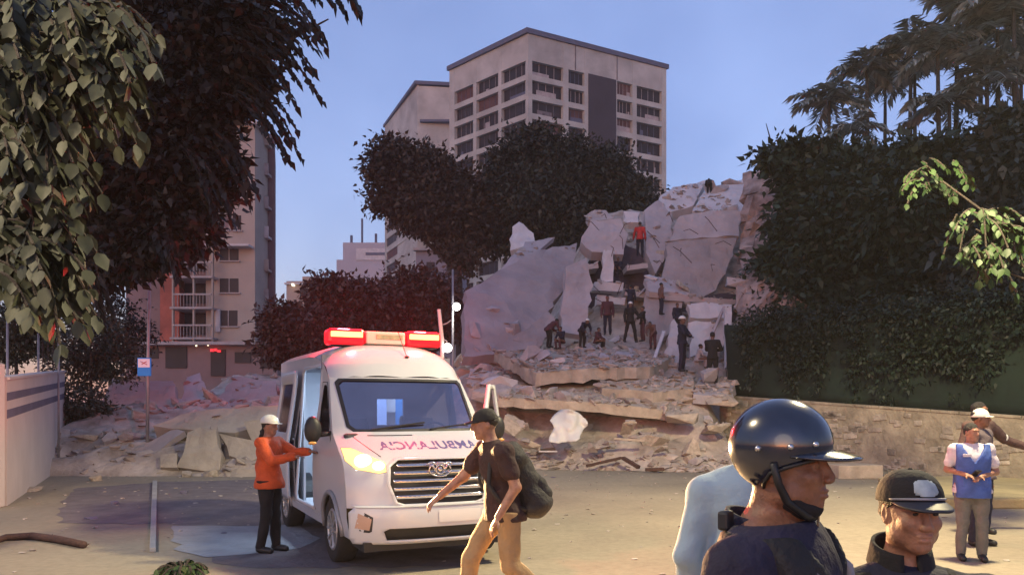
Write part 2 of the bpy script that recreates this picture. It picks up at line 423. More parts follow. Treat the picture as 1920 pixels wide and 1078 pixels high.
# dark blank shaft between the columns of windows
u = Vector((Bp[0]-A[0], Bp[1]-A[1], 0)); 
mb = MB(); a = Vector((*A, 0))+u*cR[2][0]-tw.location; b = Vector((*A, 0))+u*(cR[2][0]+.2)-tw.location; n_ = Vector((u.y, -u.x, 0)).normalized()
mb.prism([a+n_*.12+Vector((0, 0, 10)), b+n_*.12+Vector((0, 0, 10)), b+n_*.12+Vector((0, 0, 58.4)), a+n_*.12+Vector((0, 0, 58.4))], -n_*.3)
mb.build('stair_shaft_panel', mat('dark_shaft', (.05, .042, .055), .8, .25, .12), tw)
mb = MB(); Cc = (Bp[0]+D[0]-A[0], Bp[1]+D[1]-A[1])
def ring(pts, z0, z1, out):
    cen = sum((Vector((*p, 0)) for p in pts), Vector())/len(pts)
    q = [Vector((*p, 0)) + (Vector((*p, 0))-cen).normalized()*out for p in pts]
    return [v+Vector((0, 0, z0))-tw.location for v in q], Vector((0, 0, z1-z0))
mb.prism(*ring([A, Bp, Cc, D], ZT, ZT+.8, .5)); mb.build('roof_edge', M_TRIM, tw)
mb = MB(); mb.prism(*ring([A, Bp, Cc, D], 1, ZT-.2, -1.3)); mb.build('core', M_DARKWIN, tw)
mb = MB()                                      # panel joints of the plain top band
for t in (.32, .62):
    p = Vector((*A, 0))+u*t-tw.location; mb.box(p+n_*.05+Vector((0, 0, 60.5)), (.12, .12, 4), math.atan2(u.y, u.x))
mb.build('joint', M_WFRAME, tw)

t2 = empty('slab_building', (-15, 180, 0)); tag(t2, 'second grey tower partly hidden behind the left side of the big tower', 'building')
A2 = (-20.1, 170.0); B2 = (-8.0, 171.5); D2 = (-31.0, 195)
facade(t2, A2, D2, 70.4, 0, [(.06, .95)], [(60.4-3.3*k, 62.4-3.3*k) for k in range(17)], M_TOWER, [M_DARKWIN, M_DARKWIN, M_REDWIN], depth=.3)
mb = MB(); o_ = t2.location
mb.prism([Vector((*A2, 0))-o_, Vector((*B2, 0))-o_, Vector((-5, 195, 0))-o_, Vector((-30.6, 195, 0))-o_], (0, 0, 70.2)); mb.build('end_wall', M_TOWER, t2)
mb = MB(); mb.prism([Vector((A2[0]-.5, A2[1]-.6, 70.4))-o_, Vector((B2[0], B2[1]-.6, 70.4))-o_, Vector((-5, 196, 70.4))-o_, Vector((-31.6, 196, 70.4))-o_], (0, 0, .7)); mb.build('roof_edge', M_TRIM, t2)
mb = MB(); mb.box(Vector((-13.5, 169.9, 62.6))-o_, (12, 1.2, .5)); mb.build('cornice', M_TRIM, t2)

# far buildings between the towers
def simple_building(name, px0, px1, ytop, Y, m, label, parts, dep=14):
    b = empty(name, (P(px0, 0, Y).x, Y, 0)); tag(b, label, 'building'); w = (px1-px0)/F*Y
    mb = MB(); z = EYE+(HZ-ytop)/F*Y; mb.box((w/2, dep/2, z/2), (w, dep, z)); mb.build('wall', m, b)
    for nm, a0, a1, y0, y1, mm, off in parts:
        q = MB(); xa, xb = (a0-px0)/F*Y, (a1-px0)/F*Y; za, zb = EYE+(HZ-y1)/F*Y, EYE+(HZ-y0)/F*Y
        q.box(((xa+xb)/2, dep*.5 if off > 1 else -off/2+.05, (za+zb)/2), (xb-xa, 1.2 if nm == 'mast' else dep*.6 if off > 1 else off+.1, zb-za)); q.build(nm, mm, b)
    return b
M_FAR = mat('far_grey_wall', (.42, .40, .45), .9, .12, .05); M_FARD = mat('far_dark_band', (.10, .11, .16), .8, .2, .1)
M_CREAM = mat('cream_wall', (.42, .33, .28), .85, .12, .1); M_LIT = mat('lit_lamp', (.9, .85, .7), .5, .01, 2, emit=(1, .85, .6), es=.4)
simple_building('office_building', 631, 722, 487, 300, M_FAR, 'distant grey office block with a pale banded upper floor and masts', [
    ('upper_storey', 640, 722, 452, 487, M_FAR, 2), ('pale_band', 668, 722, 466, 488, M_CONC_L, .4), ('window_band', 686, 722, 474, 479, M_FARD, .6),
    ('mast', 671, 674, 402, 452, M_FARD, 2), ('mast', 650, 654, 434, 452, M_FARD, 2), ('mast', 697, 701, 431, 452, M_FARD, 2)])
simple_building('apartment_block', 537, 610, 527, 160, M_CREAM, 'small distant cream apartment block with two lit lamps on its roof terrace', [
    ('roof_room', 560, 596, 514, 527, M_CREAM, 2), ('window', 563, 577, 541, 556, M_DARKWIN, .3), ('window', 585, 597, 541, 556, M_DARKWIN, .3), ('ledge', 535, 612, 531, 534, M_CONC_L, .8),
    ('lamp', 549, 553, 533, 537, M_LIT, 1), ('lamp', 581, 584, 540, 544, M_LIT, 1)])
simple_building('house', 780, 862, 470, 90, mat('lilac_wall', (.26, .24, .29), .9, .1, .2), 'plain violet grey house wall below the hanging dark tree', [
    ('window', 800, 815, 492, 510, M_DARKWIN, .2), ('window', 838, 850, 492, 512, M_DARKWIN, .2), ('eave', 776, 866, 466, 471, M_CONC, .6)])

# left apartment tower with balconies
M_PINK = mat('pinkish_render', (.40, .34, .30), .88, .12, .35, .2)
M_PINKD = mat('brownish_render', (.24, .165, .165), .88, .2, .4)
ap = empty('apartment_building', (-26, 78, 0)); tag(ap, 'tall pinkish apartment tower with stepped balconies behind the dark tree', 'building'); o_ = ap.location
Y = 74.
def PL(px, py, Yd): return P(px, py, Yd)-o_
def fbox(mb, px0, px1, py0, py1, Yd, dep):
    a, b = PL(px0, py1, Yd), PL(px1, py0, Yd); mb.box(((a.x+b.x)/2, a.y+dep/2, (a.z+b.z)/2), (b.x-a.x, dep, b.z-a.z)); return mb
mb = MB(); fbox(mb, 386, 478, 232, 765+36, Y, 3.9); mb.build('wall', M_PINK, ap)
mb = MB(); fbox(mb, 240, 386, 250, 455, Y+4, 9); mb.build('wall', M_PINKD, ap)
mb = MB(); fbox(mb, 236, 386, 455, 801, Y+2.2, 9); mb.build('wall', M_PINKD, ap)
mb = MB(); fbox(mb, 382, 482, 226, 232, Y-.5, 4.3); mb.build('roof_slab', M_CONC_L, ap)
for (a0, a1, b0, b1, mm) in [(413, 452, 348, 374, M_CONC_L), (436, 452, 404, 431, M_DARKWIN), (412, 447, 464, 488, M_DARKWIN), (412, 447, 522, 548, M_DARKWIN), (411, 445, 582, 611, M_DARKWIN),
                             (436, 450, 290, 318, M_DARKWIN), (414, 428, 404, 431, M_PINKD), (400, 440, 650, 690, M_DARKWIN)]:
    mb = MB(); fbox(mb, a0, a1, b0, b1, Y-.04, .3); w = mb.build('window', mm, ap)
    q = MB(); fbox(q, (a0+a1)/2-.8, (a0+a1)/2+.8, b0, b1, Y-.10, .05); fbox(q, a0-2, a1+2, b1+.2, b1+2.6, Y-.25, .3); q.build('frame', M_CONC, w)
for py in (457, 517, 575, 632):                # balconies of the lower wing
    mb = MB(); fbox(mb, 318, 398 if py > 460 else 466, py, py+4, Y-1.4, 3.5); mb.build('balcony_slab', M_CONC_L if py < 460 else M_CONC, ap)
    q = MB(); fbox(q, 325, 360, py+8, py+52, Y+2.0, .15); fbox(q, 366, 384, py+8, py+52, Y+2.0, .15); q.build('window', M_DARKWIN, ap)
    q = MB()
    for x in range(326, 396, 6): fbox(q, x, x+.8, py+36, py+57, Y-1.3, .05)
    fbox(q, 324, 396, py+33, py+36, Y-1.35, .15); q.build('railing', M_CONC, ap)
mb = MB()
for px in (322, 361, 396): fbox(mb, px, px+3, 461, 801, Y-1.2, .3)
mb.build('column', M_PINK, ap)
mb = MB(); fbox(mb, 300, 336, 512, 801, Y+.5, 1.2); mb.build('wall', mat('terracotta_paint', (.36, .10, .07), .8, .4, .5), ap)
mb = MB(); fbox(mb, 404, 412, 580, 622, Y-.3, .3); mb.build('blind', M_CONC_L, ap)
# set-back side wing with stacked small balconies
mb = MB(); pl_ = [PL(470, HZ, Y+4), PL(515, HZ, Y+4), PL(517, HZ, Y+14), PL(495, HZ, Y+16)]
for p_ in pl_: p_.z = 0
mb.prism(pl_, (0, 0, 28.5)); mb.build('wall', mat('dark_brown_render', (.17, .12, .13), .85, .25, .4), ap)
for k in range(9):
    py = 268+59*k-(k % 2)*3
    mb = MB(); fbox(mb, 481, 503, py, py+4, Y+2.8, 1.2); fbox(mb, 481, 503, py-18, py, Y+2.75, .12); mb.build('balcony_slab', random.choice([M_CONC, M_PINK, M_CONC_L]), ap)
    mb = MB(); fbox(mb, 484, 497, py-48, py-4, Y+3.95, .1); mb.build('window', M_DARKWIN, ap)
    if k % 2: mb = MB(); fbox(mb, 486, 498, py-34, py-20, Y+3.3, .5); mb.build('air_conditioner', M_CONC_L, ap, bevel=.03)
# shops along its foot, mostly hidden by dust and rubble
sh = empty('shop_row', (-26, 60, 0)); tag(sh, 'low shopfront row with dark doors and a small red sign', 'shop'); o_ = sh.location
mb = MB(); fbox(mb, 255, 520, 645, 801, 60, 6); mb.build('wall', M_PINKD, sh)
for a0, a1, b0, b1 in ((272, 296, 652, 672), (310, 350, 650, 690), (395, 422, 655, 705), (440, 470, 660, 680), (488, 516, 662, 690)):
    mb = MB(); fbox(mb, a0, a1, b0, b1, 59.9, .3); mb.build('door', M_DARKWIN, sh)
mb = MB(); fbox(mb, 250, 524, 640, 646, 59, 7); mb.build('canopy', M_CONC, sh)
M_REDSIGN = mat('red_sign_light', (.9, .05, .06), .5, .01, 1, emit=(1, .03, .05), es=.2)
mb = MB(); fbox(mb, 394, 400, 654, 659, 59.7, .15); fbox(mb, 401.5, 406, 653, 658, 59.7, .15); fbox(mb, 407, 413, 656, 660, 59.7, .15); mb.build('lit_sign', M_REDSIGN, sh)
mb = MB()
for px, py in ((368, 648), (390, 647), (488, 649), (528, 655)): a = PL(px, py, 59.4); mb.ell(a, (.07, .07, .07))
mb.build('lamp', M_LIT, sh)

# ------------------------------------------------------------------ vegetation
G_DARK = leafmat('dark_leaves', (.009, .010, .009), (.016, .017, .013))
G_CEN = leafmat('evergreen_leaves', (.018, .020, .014), (.030, .034, .022))
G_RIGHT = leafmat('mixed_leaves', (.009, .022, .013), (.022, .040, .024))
G_NEAR = leafmat('broad_leaves', (.030, .034, .020), (.05, .054, .032), .3)
G_LIME = leafmat('light_green_leaves', (.016, .038, .010), (.032, .062, .016), .35)
G_PALM = leafmat('palm_leaves', (.20, .26, .24), (.30, .36, .34))
G_BRUSH = leafmat('brush_leaves', (.05, .055, .035), (.07, .075, .05))
G_RED = leafmat('red_glow_leaves', (.05, .03, .024), (.07, .038, .03))  # red glow of the beacons put into the leaf colour

def blobs_px(base, items, Y):              # (px, py, r_px, dy) -> blob relative to base
    out = []
    for px, py, r, dy in items:
        q = P(px, py, Y+dy)-Vector(base); rr = r/F*(Y+dy); out.append((q.x, q.y, q.z, rr, rr*1.0, rr*.85))
    return out
b0 = Vector((-4.2, 62, 0))
tree('broadleaf_tree', b0, blobs_px(b0, [(735, 300, 40, 0), (720, 375, 26, 0), (790, 330, 60, 1), (805, 395, 48, -1), (848, 355, 46, 1), (855, 430, 40, 0), (868, 478, 22, -1), (720, 325, 26, 1), (895, 400, 34, 0), (850, 425, 38, 0), (775, 392, 42, 0), (875, 500, 14, -1)], 62),
     30000, .40, leafmat('brown_green_leaves', (.030, .020, .014), (.042, .032, .020)), 'dark brownish tree crown in front of the second tower', spread=.40, trunk_r=.4)
b0 = Vector((6.0, 64, 0))
tree('broadleaf_tree', b0, blobs_px(b0, [(945, 315, 36, 0), (990, 290, 50, 1), (1060, 310, 58, 0), (1130, 325, 55, 1), (1185, 370, 42, 0), (1000, 370, 60, -2), (1080, 385, 60, -1), (1150, 400, 50, 0), (960, 430, 45, 0), (1040, 440, 40, -1), (925, 370, 40, 0), (1010, 262, 26, 0), (1205, 395, 24, 0), (985, 440, 45, 0), (1080, 430, 50, 0), (920, 440, 40, 0), (1180, 420, 30, 0)], 64),
     44000, .40, G_CEN, 'wide dark evergreen tree in front of the big tower', spread=.40, trunk_r=.5)
for i, (items, Y, lab) in enumerate([
    ([(555, 620, 42, 0), (530, 600, 26, 0), (590, 640, 40, 0), (535, 650, 34, 0)], 42, 'low dark red-lit tree left of the ambulance beacons'),
    ([(640, 560, 42, 0), (690, 570, 45, 0), (625, 600, 40, 0), (670, 620, 50, 0), (610, 545, 24, 0)], 44, 'rounded tree just behind the left beacon'),
    ([(760, 545, 45, 0), (810, 550, 45, 0), (740, 600, 48, 0), (800, 610, 52, 0), (850, 600, 35, 1), (770, 640, 40, 0)], 46, 'broad tree behind the right beacon and lamp posts')]):
    b0 = P(items[0][0]+20, HZ, Y); b0.z = 0
    tree('broadleaf_tree', b0, blobs_px(b0, items, Y), 14000, .3, G_RED, lab, spread=.42, trunk_r=.22, group='low trees behind the ambulance')

# dark overhanging tree on the left, with feathery drooping sprays against the sky
b0 = Vector((-15.5, 19, 0))
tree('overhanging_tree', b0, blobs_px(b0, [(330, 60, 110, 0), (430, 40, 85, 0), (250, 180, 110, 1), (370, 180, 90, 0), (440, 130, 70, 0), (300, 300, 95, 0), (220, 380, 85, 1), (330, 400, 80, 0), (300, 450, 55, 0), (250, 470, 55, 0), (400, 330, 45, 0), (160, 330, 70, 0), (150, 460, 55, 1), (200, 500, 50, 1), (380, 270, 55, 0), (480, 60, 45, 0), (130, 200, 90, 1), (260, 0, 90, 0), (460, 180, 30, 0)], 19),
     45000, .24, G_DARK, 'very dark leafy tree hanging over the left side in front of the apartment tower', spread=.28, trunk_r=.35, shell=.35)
def spray(t, base, dirv, L, nl, leaf, m, wid=.35, sag=.5, name='foliage'):
    pos = []; dr = []; nr = []; base = Vector(base); d = Vector(dirv).normalized(); side = d.cross(Vector((0, 0, 1))).normalized()
    pts = []
    for i in range(nl):
        f = i/(nl-1); p = base+d*L*f+Vector((0, 0, -sag*L*f*f)); pts.append(p)
        tn = (d+Vector((0, 0, -2*sag*f))).normalized()
        for s_ in (-1, 1):
            q = (tn*.75+side*s_*.55+Vector((0, 0, -.35))+Vector(rng.normal(size=3))*.12); pos.append(p); dr.append(q); nr.append(Vector((0, 0, 1))+Vector(rng.normal(size=3))*.3)
    return pts, pos, dr, nr
def sprays(t, specs, m, leaf, wid, shape='quad', name='foliage'):
    P_, D_, N_ = [], [], []; mb = MB()
    for base, dv, L, nl, sag in specs:
        pts, a, b, c = spray(t, Vector(base)-t.location, dv, L, nl, leaf, m, sag=sag); P_ += a; D_ += b; N_ += c
        mb.tube(pts, [.014]*len(pts), 5)
    n = len(P_); leaves(name, np.array(P_, float), np.array(D_, float), np.array(N_, float), leaf*(.7+.6*rng.random(n)), wid, m, t, shape)
    mb.build('branches', M_BARK, t)
ot = bpy.data.objects['overhanging_tree']
sp = []
for (px, py, dx, dz, L, sag) in [(480, 0, 1, .1, 1.6, .9), (470, 40, 1, -.1, 1.5, .7), (480, 90, 1, -.3, 1.3, .7), (455, 140, 1, -.2, 1.5, .8), (470, 190, 1, -.8, 1.1, .5), (430, 180, 1, -.3, 1.3, .8), (540, -40, 1, 0, 1.0, .7), (500, -30, 1, -.2, 1.4, .8),
                                 (400, 250, .7, -.4, 1.0, .8), (350, 270, .8, -.5, 1.1, .8), (620, -30, .5, -.3, .7, .7), (420, 60, 1, -.1, 1.5, .6), (440, 10, 1, .1, 1.6, .6), (380, 330, .5, -.9, .8, .5), (300, 440, .5, -1, .8, .4), (180, 500, .3, -1, .8, .4)]:
    for k in range(3): sp.append((P(px+random.uniform(-15, 15), py+random.uniform(-12, 12), 17.5+random.uniform(-.6, .6)), (dx, random.uniform(-.4, .4), dz+random.uniform(-.15, .15)), L*random.uniform(.7, 1.1), 16, sag))
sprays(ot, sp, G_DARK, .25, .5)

# near broad-leaved branches, warm lit, at the left edge
nt = empty('broad_leaved_tree', (-6.6, 8.6, 0)); tag(nt, 'near tree with large pale green drooping leaves at the left edge', 'tree')
mb = MB(); o_ = nt.location
mb.tube([(0, 0, -.2), (-.1, .1, 2), (.1, 0, 4.2), (0, 0, 6)], [.2, .17, .14, .09], 10)
for e in (P(60, 120, 8), P(150, 90, 8), P(120, 250, 7.8), P(60, 400, 7.8), P(40, 520, 7.8)): mb.tube([(0, 0, 3.0), Vector((0, 0, 3.8)).lerp(e-o_, .5)+Vector((0, 0, .3)), e-o_], [.07, .05, .02], 7)
mb.tube([P(20, 262, 6.9)-o_, P(62, 215, 7)-o_, P(100, 172, 7.1)-o_], [.028, .022, .016], 8)
mb.build('trunk', mat('pale_bark', (.16, .10, .07), .9, .3, 6, .6), nt, True)
sp = []
for (cx, cy, rx, ry, n) in [(60, 60, 90, 70, 26), (180, 50, 70, 50, 20), (110, 160, 110, 70, 30), (200, 130, 55, 40, 16), (30, 250, 60, 60, 14), (70, 300, 70, 50, 20), (25, 420, 45, 60, 18), (70, 440, 65, 60, 24), (60, 510, 60, 40, 20), (15, 150, 50, 100, 20)]:
    for k in range(int(n*2.6)):
        a = random.uniform(0, 6.28); rr = math.sqrt(random.random()); px, py = cx+rx*rr*math.cos(a), cy+ry*rr*math.sin(a)
        sp.append((P(px-18, py-18, random.uniform(6.6, 8.4)), (random.uniform(.2, 1), random.uniform(-.7, .3), random.uniform(-.5, .2)), random.uniform(.25, .45), 5, .7))
sprays(nt, sp, G_NEAR, .165, .6, 'big')

# shrubs and undergrowth left
for i, (px, py, r, Y, n, m, lab, cat) in enumerate([
    (30, 610, 55, 24, 5000, G_BRUSH, 'scrubby olive bush above the far end of the white wall', 'bush'),
    (170, 640, 70, 27, 7000, G_BRUSH, 'dim olive bush left of the bus stop pole', 'bush'),
    (150, 760, 45, 25, 4000, G_BRUSH, 'leafy undergrowth at the far end of the white wall', 'bush'),
    (205, 600, 60, 30, 5000, G_DARK, 'dark shrub under the overhanging tree', 'bush')]):
    b0 = P(px, HZ, Y); b0.z = 0; z = P(px, py, Y).z; rr = r/F*Y
    tree('bush', b0, [(0, 0, z, rr, rr, rr*.8), (rr*.6, .3, z-rr*.5, rr*.7, rr*.7, rr*.6), (-rr*.5, .2, z-rr*.7, rr*.8, rr*.7, rr*.7)], n, .14, m, lab, cat, trunk_r=.06, spread=.3)
# small plant on the ground in front
b0 = Vector((*gp(345, 1072), 0)); t = empty('ground_plant', b0); tag(t, 'small bright green leafy plant growing at the bottom edge', 'plant')
sp = []
for k in range(26):
    a = random.uniform(0, 6.28); sp.append((b0+Vector((math.cos(a)*.08, math.sin(a)*.08, .03)), (math.cos(a), math.sin(a), random.uniform(.5, 1.6)), random.uniform(.2, .36), 6, .8))
sprays(t, sp, G_LIME, .085, .6, 'big')

# right-hand mass: trees behind the stone wall
RT = [(([(1500, 305, 34, 0), (1455, 300, 20, 0), (1525, 350, 48, 0), (1510, 420, 50, 0), (1560, 330, 50, 0), (1465, 500, 40, 0), (1455, 560, 40, 0)]), 31, 'bushy olive tree rising over the right edge of the rubble', G_RIGHT),
      (([(1600, 360, 80, 0), (1560, 450, 80, 0), (1650, 460, 80, 0), (1600, 550, 80, 0), (1520, 560, 60, 0), (1640, 320, 40, 1)]), 29, 'dense mid-green tree in the middle of the right-hand grove', G_RIGHT),
      (([(1720, 320, 60, 0), (1800, 310, 55, 0), (1700, 400, 80, 0), (1780, 460, 80, 0), (1860, 350, 90, 0), (1730, 560, 80, 0)]), 26, 'tall dark tree at the right behind the lit leafy branch', G_RIGHT),
      (([(1915, 240, 45, 0), (1920, 300, 75, 0), (1870, 480, 80, 0), (1930, 420, 80, 0), (1860, 590, 80, 0), (1940, 560, 80, 0)]), 23, 'bluish dark tree filling the upper right corner', leafmat('blue_green_leaves', (.018, .032, .028), (.035, .052, .046)))]
for items, Y, lab, m in RT:
    b0 = P(items[0][0]+30, HZ, Y); b0.z = 0
    tree('broadleaf_tree', b0, blobs_px(b0, items, Y), 24000, .31, m, lab, spread=.30, trunk_r=.25, group='trees behind the stone wall', shell=.5)
# light-green lit branches in front of the grove
lt = empty('light_green_tree', (9.6, 12.5, 0)); tag(lt, 'slender tree with bright light green leaves at the right edge', 'tree'); o_ = lt.location
mb = MB(); mb.tube([(0, 0, 0), (.1, 0, 2), (-.1, 0, 4), (0, 0, 5.6)], [.09, .08, .06, .03], 8)
for e in (P(1830, 430, 11.5), P(1860, 500, 11.5), P(1740, 320, 13), P(1780, 350, 13)): mb.tube([(0, 0, 3.2), (e-o_)], [.035, .012], 6)
mb.build('trunk', M_BARK, lt, True)
sp = []
for (cx, cy, rx, ry, n, Y) in [(1850, 420, 65, 25, 26, 11.5), (1850, 480, 45, 35, 20, 11.5), (1755, 330, 55, 28, 18, 13.5), (1890, 425, 30, 30, 12, 11.5)]:
    for k in range(n):
        a = random.uniform(0, 6.28); rr = math.sqrt(random.random())
        sp.append((P(cx+rx*rr*math.cos(a), cy+ry*rr*math.sin(a)-8, Y+random.uniform(-.5, .5)), (random.uniform(-1, 1), random.uniform(-.8, .2), random.uniform(-.4, .2)), random.uniform(.2, .4), 5, .7))
sprays(lt, sp, G_LIME, .13, .6, 'big')

def palm(px, ptop, Y, zbase, L, label, nf=14, seed=0):
    r = random.Random(seed); top = P(px, ptop, Y); t = empty('palm_tree', (top.x, Y, 0)); tag(t, label, 'palm', 'slender palms above the right-hand grove')
    L *= 1.25; lean = r.uniform(-.25, .25); mb = MB()
    mb.tube([(lean*2, 0, -.2), (lean, 0, top.z*.5), (lean*.2, 0, top.z*.8), (0, 0, top.z)], [.16, .11, .085, .06], 8); mb.build('trunk', mat('palm_bark', (.05, .05, .05), .9, .3, 6, .5), t, True)
    pos, dr, nr = [], [], []; rb = MB()
    for i in range(nf):
        a = 2*math.pi*i/nf+r.uniform(-.25, .25); el = r.uniform(-.1, 1.15); d = Vector((math.cos(a)*math.cos(el), math.sin(a)*math.cos(el), math.sin(el))); l_ = L*r.uniform(.75, 1.1)
        pts = []
        for j in range(13):
            f = j/12; p = Vector((0, 0, top.z))+d*l_*f+Vector((0, 0, -l_*.42*f*f)); pts.append(p)
            if j < 2: continue
            tn = (d+Vector((0, 0, -.84*f))).normalized(); sd_ = tn.cross(Vector((0, 0, 1))).normalized()
            for k in range(2):
                for s_ in (-1, 1):
                    pos.append(p+tn*l_*k/26); dr.append(tn*.55+sd_*s_*.8+Vector((0, 0, r.uniform(-.7, 0)))); nr.append(Vector((0, 0, 1))+sd_*s_*.4)
        rb.tube(pts, [.025]+[.012]*12, 4, False)
    cr_ = leaves('crown', np.array(pos, float), np.array(dr, float), np.array(nr, float), L*.36*(.7+.5*rng.random(len(pos))), .24, G_PALM, t)
    rb.build('frond_stem', G_PALM, cr_)
palm(1555, 190, 33, 0, 1.33, 'leftmost slender palm, its crown lowest against the sky', 17, 1)
palm(1625, 130, 33, 0, 1.22, 'thin palm second from the left of the row', 16, 2)
palm(1708, 85, 32, 0, 1.45, 'full-crowned palm in the middle of the row', 19, 3)
palm(1795, 20, 31, 0, 1.60, 'tall palm with its crown near the top edge of the photo', 19, 4)
palm(1715, 140, 34, 0, 1.22, 'shorter palm just behind the full-crowned one', 16, 5)
palm(1870, 60, 30, 0, 1.52, 'rightmost palm merging with the dark corner tree', 18, 6)
palm(1660, 150, 36, 0, 1.16, 'small palm crown between the thin palm and the full-crowned palm', 15, 7)
palm(1915, 120, 32, 0, 1.43, 'palm cut by the right border beside the dark corner tree', 16, 8)
for i, (px, py, Yd, L_, nf) in enumerate([(1758, 95, 30, 1.3, 16), (1840, 40, 31, 1.4, 16), (1900, -10, 29, 1.5, 17), (1850, 140, 29, 1.4, 17), (1780, 190, 30, 1.3, 16), (1600, 235, 32, 1.0, 15)]):
    palm(px, py, Yd, 0, L_, ['palm with ragged crown right of the full-crowned palm', 'high palm close to the tallest palm', 'palm leaning into the top right corner', 'lower palm in front of the corner tree', 'low palm between two taller ones', 'stubby palm at the edge of the olive tree'][i], nf, 20+i)

# ------------------------------------------------------------------ walls, poles, signs
def sloped_wall(name, a, b, za, zb, th, m, label, cat='wall'):
    t = empty(name, (a[0], a[1], 0)); tag(t, label, cat); a, b = Vector((*a, 0)), Vector((*b, 0)); d = (b-a); n = Vector((-d.y, d.x, 0)).normalized()*th
    if n.y < 0: n = -n
    mb = MB(); k = 24; o_ = a
    for i in range(k):
        p, q = a+d*i/k-o_, a+d*(i+1)/k-o_; z0, z1 = za+(zb-za)*i/k, za+(zb-za)*(i+1)/k
        b_ = len(mb.v); mb.v += [p, q, q+Vector((0, 0, z1)), p+Vector((0, 0, z0)), p+n, q+n, q+n+Vector((0, 0, z1)), p+n+Vector((0, 0, z0))]
        mb.f += [(b_, b_+1, b_+2, b_+3), (b_+5, b_+4, b_+7, b_+6), (b_+3, b_+2, b_+6, b_+7)]
        if i == 0: mb.f.append((b_+4, b_, b_+3, b_+7))
        if i == k-1: mb.f.append((b_+1, b_+5, b_+6, b_+2))
    mb.build('masonry', m, t); return t, d, n, o_
# right: stone retaining wall with a green shade net on posts above it
wa, wb = (6.9, 26.6), (14.5, 14.2)
ws, d, n, o_ = sloped_wall('stone_wall', wa, wb, 2.14, 1.20, .45, M_STONE, 'long low rough stone wall running along the right side under the green net')
r = random.Random(4); L = d.length; dn = d/L; mb = MB()
for i in range(150):                        # proud stones in the face
    f = r.random(); zt = 2.14-.94*f; z = r.uniform(.15, zt-.12); p = dn*L*f; w, h = r.uniform(.15, .45), r.uniform(.08, .2)
    mb.box(p+Vector((0, 0, z))-n.normalized()*.004, (w, .05, h), M=(Matrix.Rotation(math.atan2(d.y, d.x), 4, 'Z') @ Matrix.Rotation(r.uniform(-.15, .15), 4, 'Y')))
mb.build('stones', mat('wall_stones', (.27, .235, .19), .95, .35, 2.2, .9, col2=(.33, .29, .24), island=.3), ws, bevel=.015)
mb = MB()
for i in range(20):
    f0, f1 = i/20, (i+.97)/20; p, q = dn*L*f0, dn*L*f1
    mb.prism([p+Vector((0, 0, 2.143-.94*f0))-n.normalized()*.03, q+Vector((0, 0, 2.143-.94*f1))-n.normalized()*.03, q+Vector((0, 0, 2.143-.94*f1))+n*1.05, p+Vector((0, 0, 2.143-.94*f0))+n*1.05], (0, 0, .06))
mb.build('coping', M_STONE, ws)
net = empty('net_fence', (wa[0], wa[1], 0)); tag(net, 'dark green shade net stretched between posts on top of the stone wall', 'fence'); n1 = n*.6
vs = []; fs = []; K, J = 80, 10
for i in range(K+1):
    for j in range(J+1):
        f = i/K; zb_ = 2.2-.94*f; z = zb_+2.35*j/J-.06*math.sin(f*L/2.2*math.pi)**2*(j == J); vs.append(dn*L*f+n1+n.normalized()*(.07*math.sin(f*37+j*.4)+.05*noise.noise(Vector((f*30, j*.5, 0))))+Vector((0, 0, z)))
fs = [(i*(J+1)+j, (i+1)*(J+1)+j, (i+1)*(J+1)+j+1, i*(J+1)+j+1) for i in range(K) for j in range(J)]
o = link('net', vs, fs, M_NET, net, True); s_ = o.modifiers.new('t', 'SOLIDIFY'); s_.thickness = .01
for i in range(8):
    f = i/7; mb = MB(); p = dn*L*f+n1+n.normalized()*.1; mb.tube([p+Vector((0, 0, 1.0)), p+Vector((0, 0, 4.6-.94*f))], .035, 8); mb.build('post', M_BLACK, net, True)

# creepers spilling over the top of the net
G_VINE = leafmat('creeper_leaves', (.007, .016, .010), (.016, .028, .018)); vt = empty('creeper', (wa[0], wa[1], 0)); tag(vt, 'dark creeper foliage spilling over the top of the green net', 'creeper')
bl = []
for i in range(46):
    f = .07+.93*i/45; p = dn*L*f+n1+n.normalized()*.15; bl.append((p.x, p.y, 4.55-.94*f+random.uniform(-.25, .3), .55, .45, random.uniform(.3, .75)))
for i in range(60):
    f = .06+.94*random.random(); p = dn*L*f+n1+n.normalized()*-.02; h = random.uniform(.5, 2.0); bl.append((p.x, p.y, 4.4-.94*f-h*.6, random.uniform(.2, .5), .22, h*.6))
crown('foliage', bl, 34000, .13, G_VINE, vt, spread=.25, shell=.2, droop=.7)
# left: white rendered wall with two grey-violet stripes, ending in a taller pillar near the camera
la, lb = (-9.35, 14.4), (-14.0, 24.6)
wh, d, n, o_ = sloped_wall('painted_wall', la, lb, 2.28, 2.88, .22, M_WALLW, 'white rendered wall with two grey stripes at the left edge')
d_ = d; nn = Vector((d.y, -d.x, 0)).normalized()
if nn.x < 0: nn = -nn
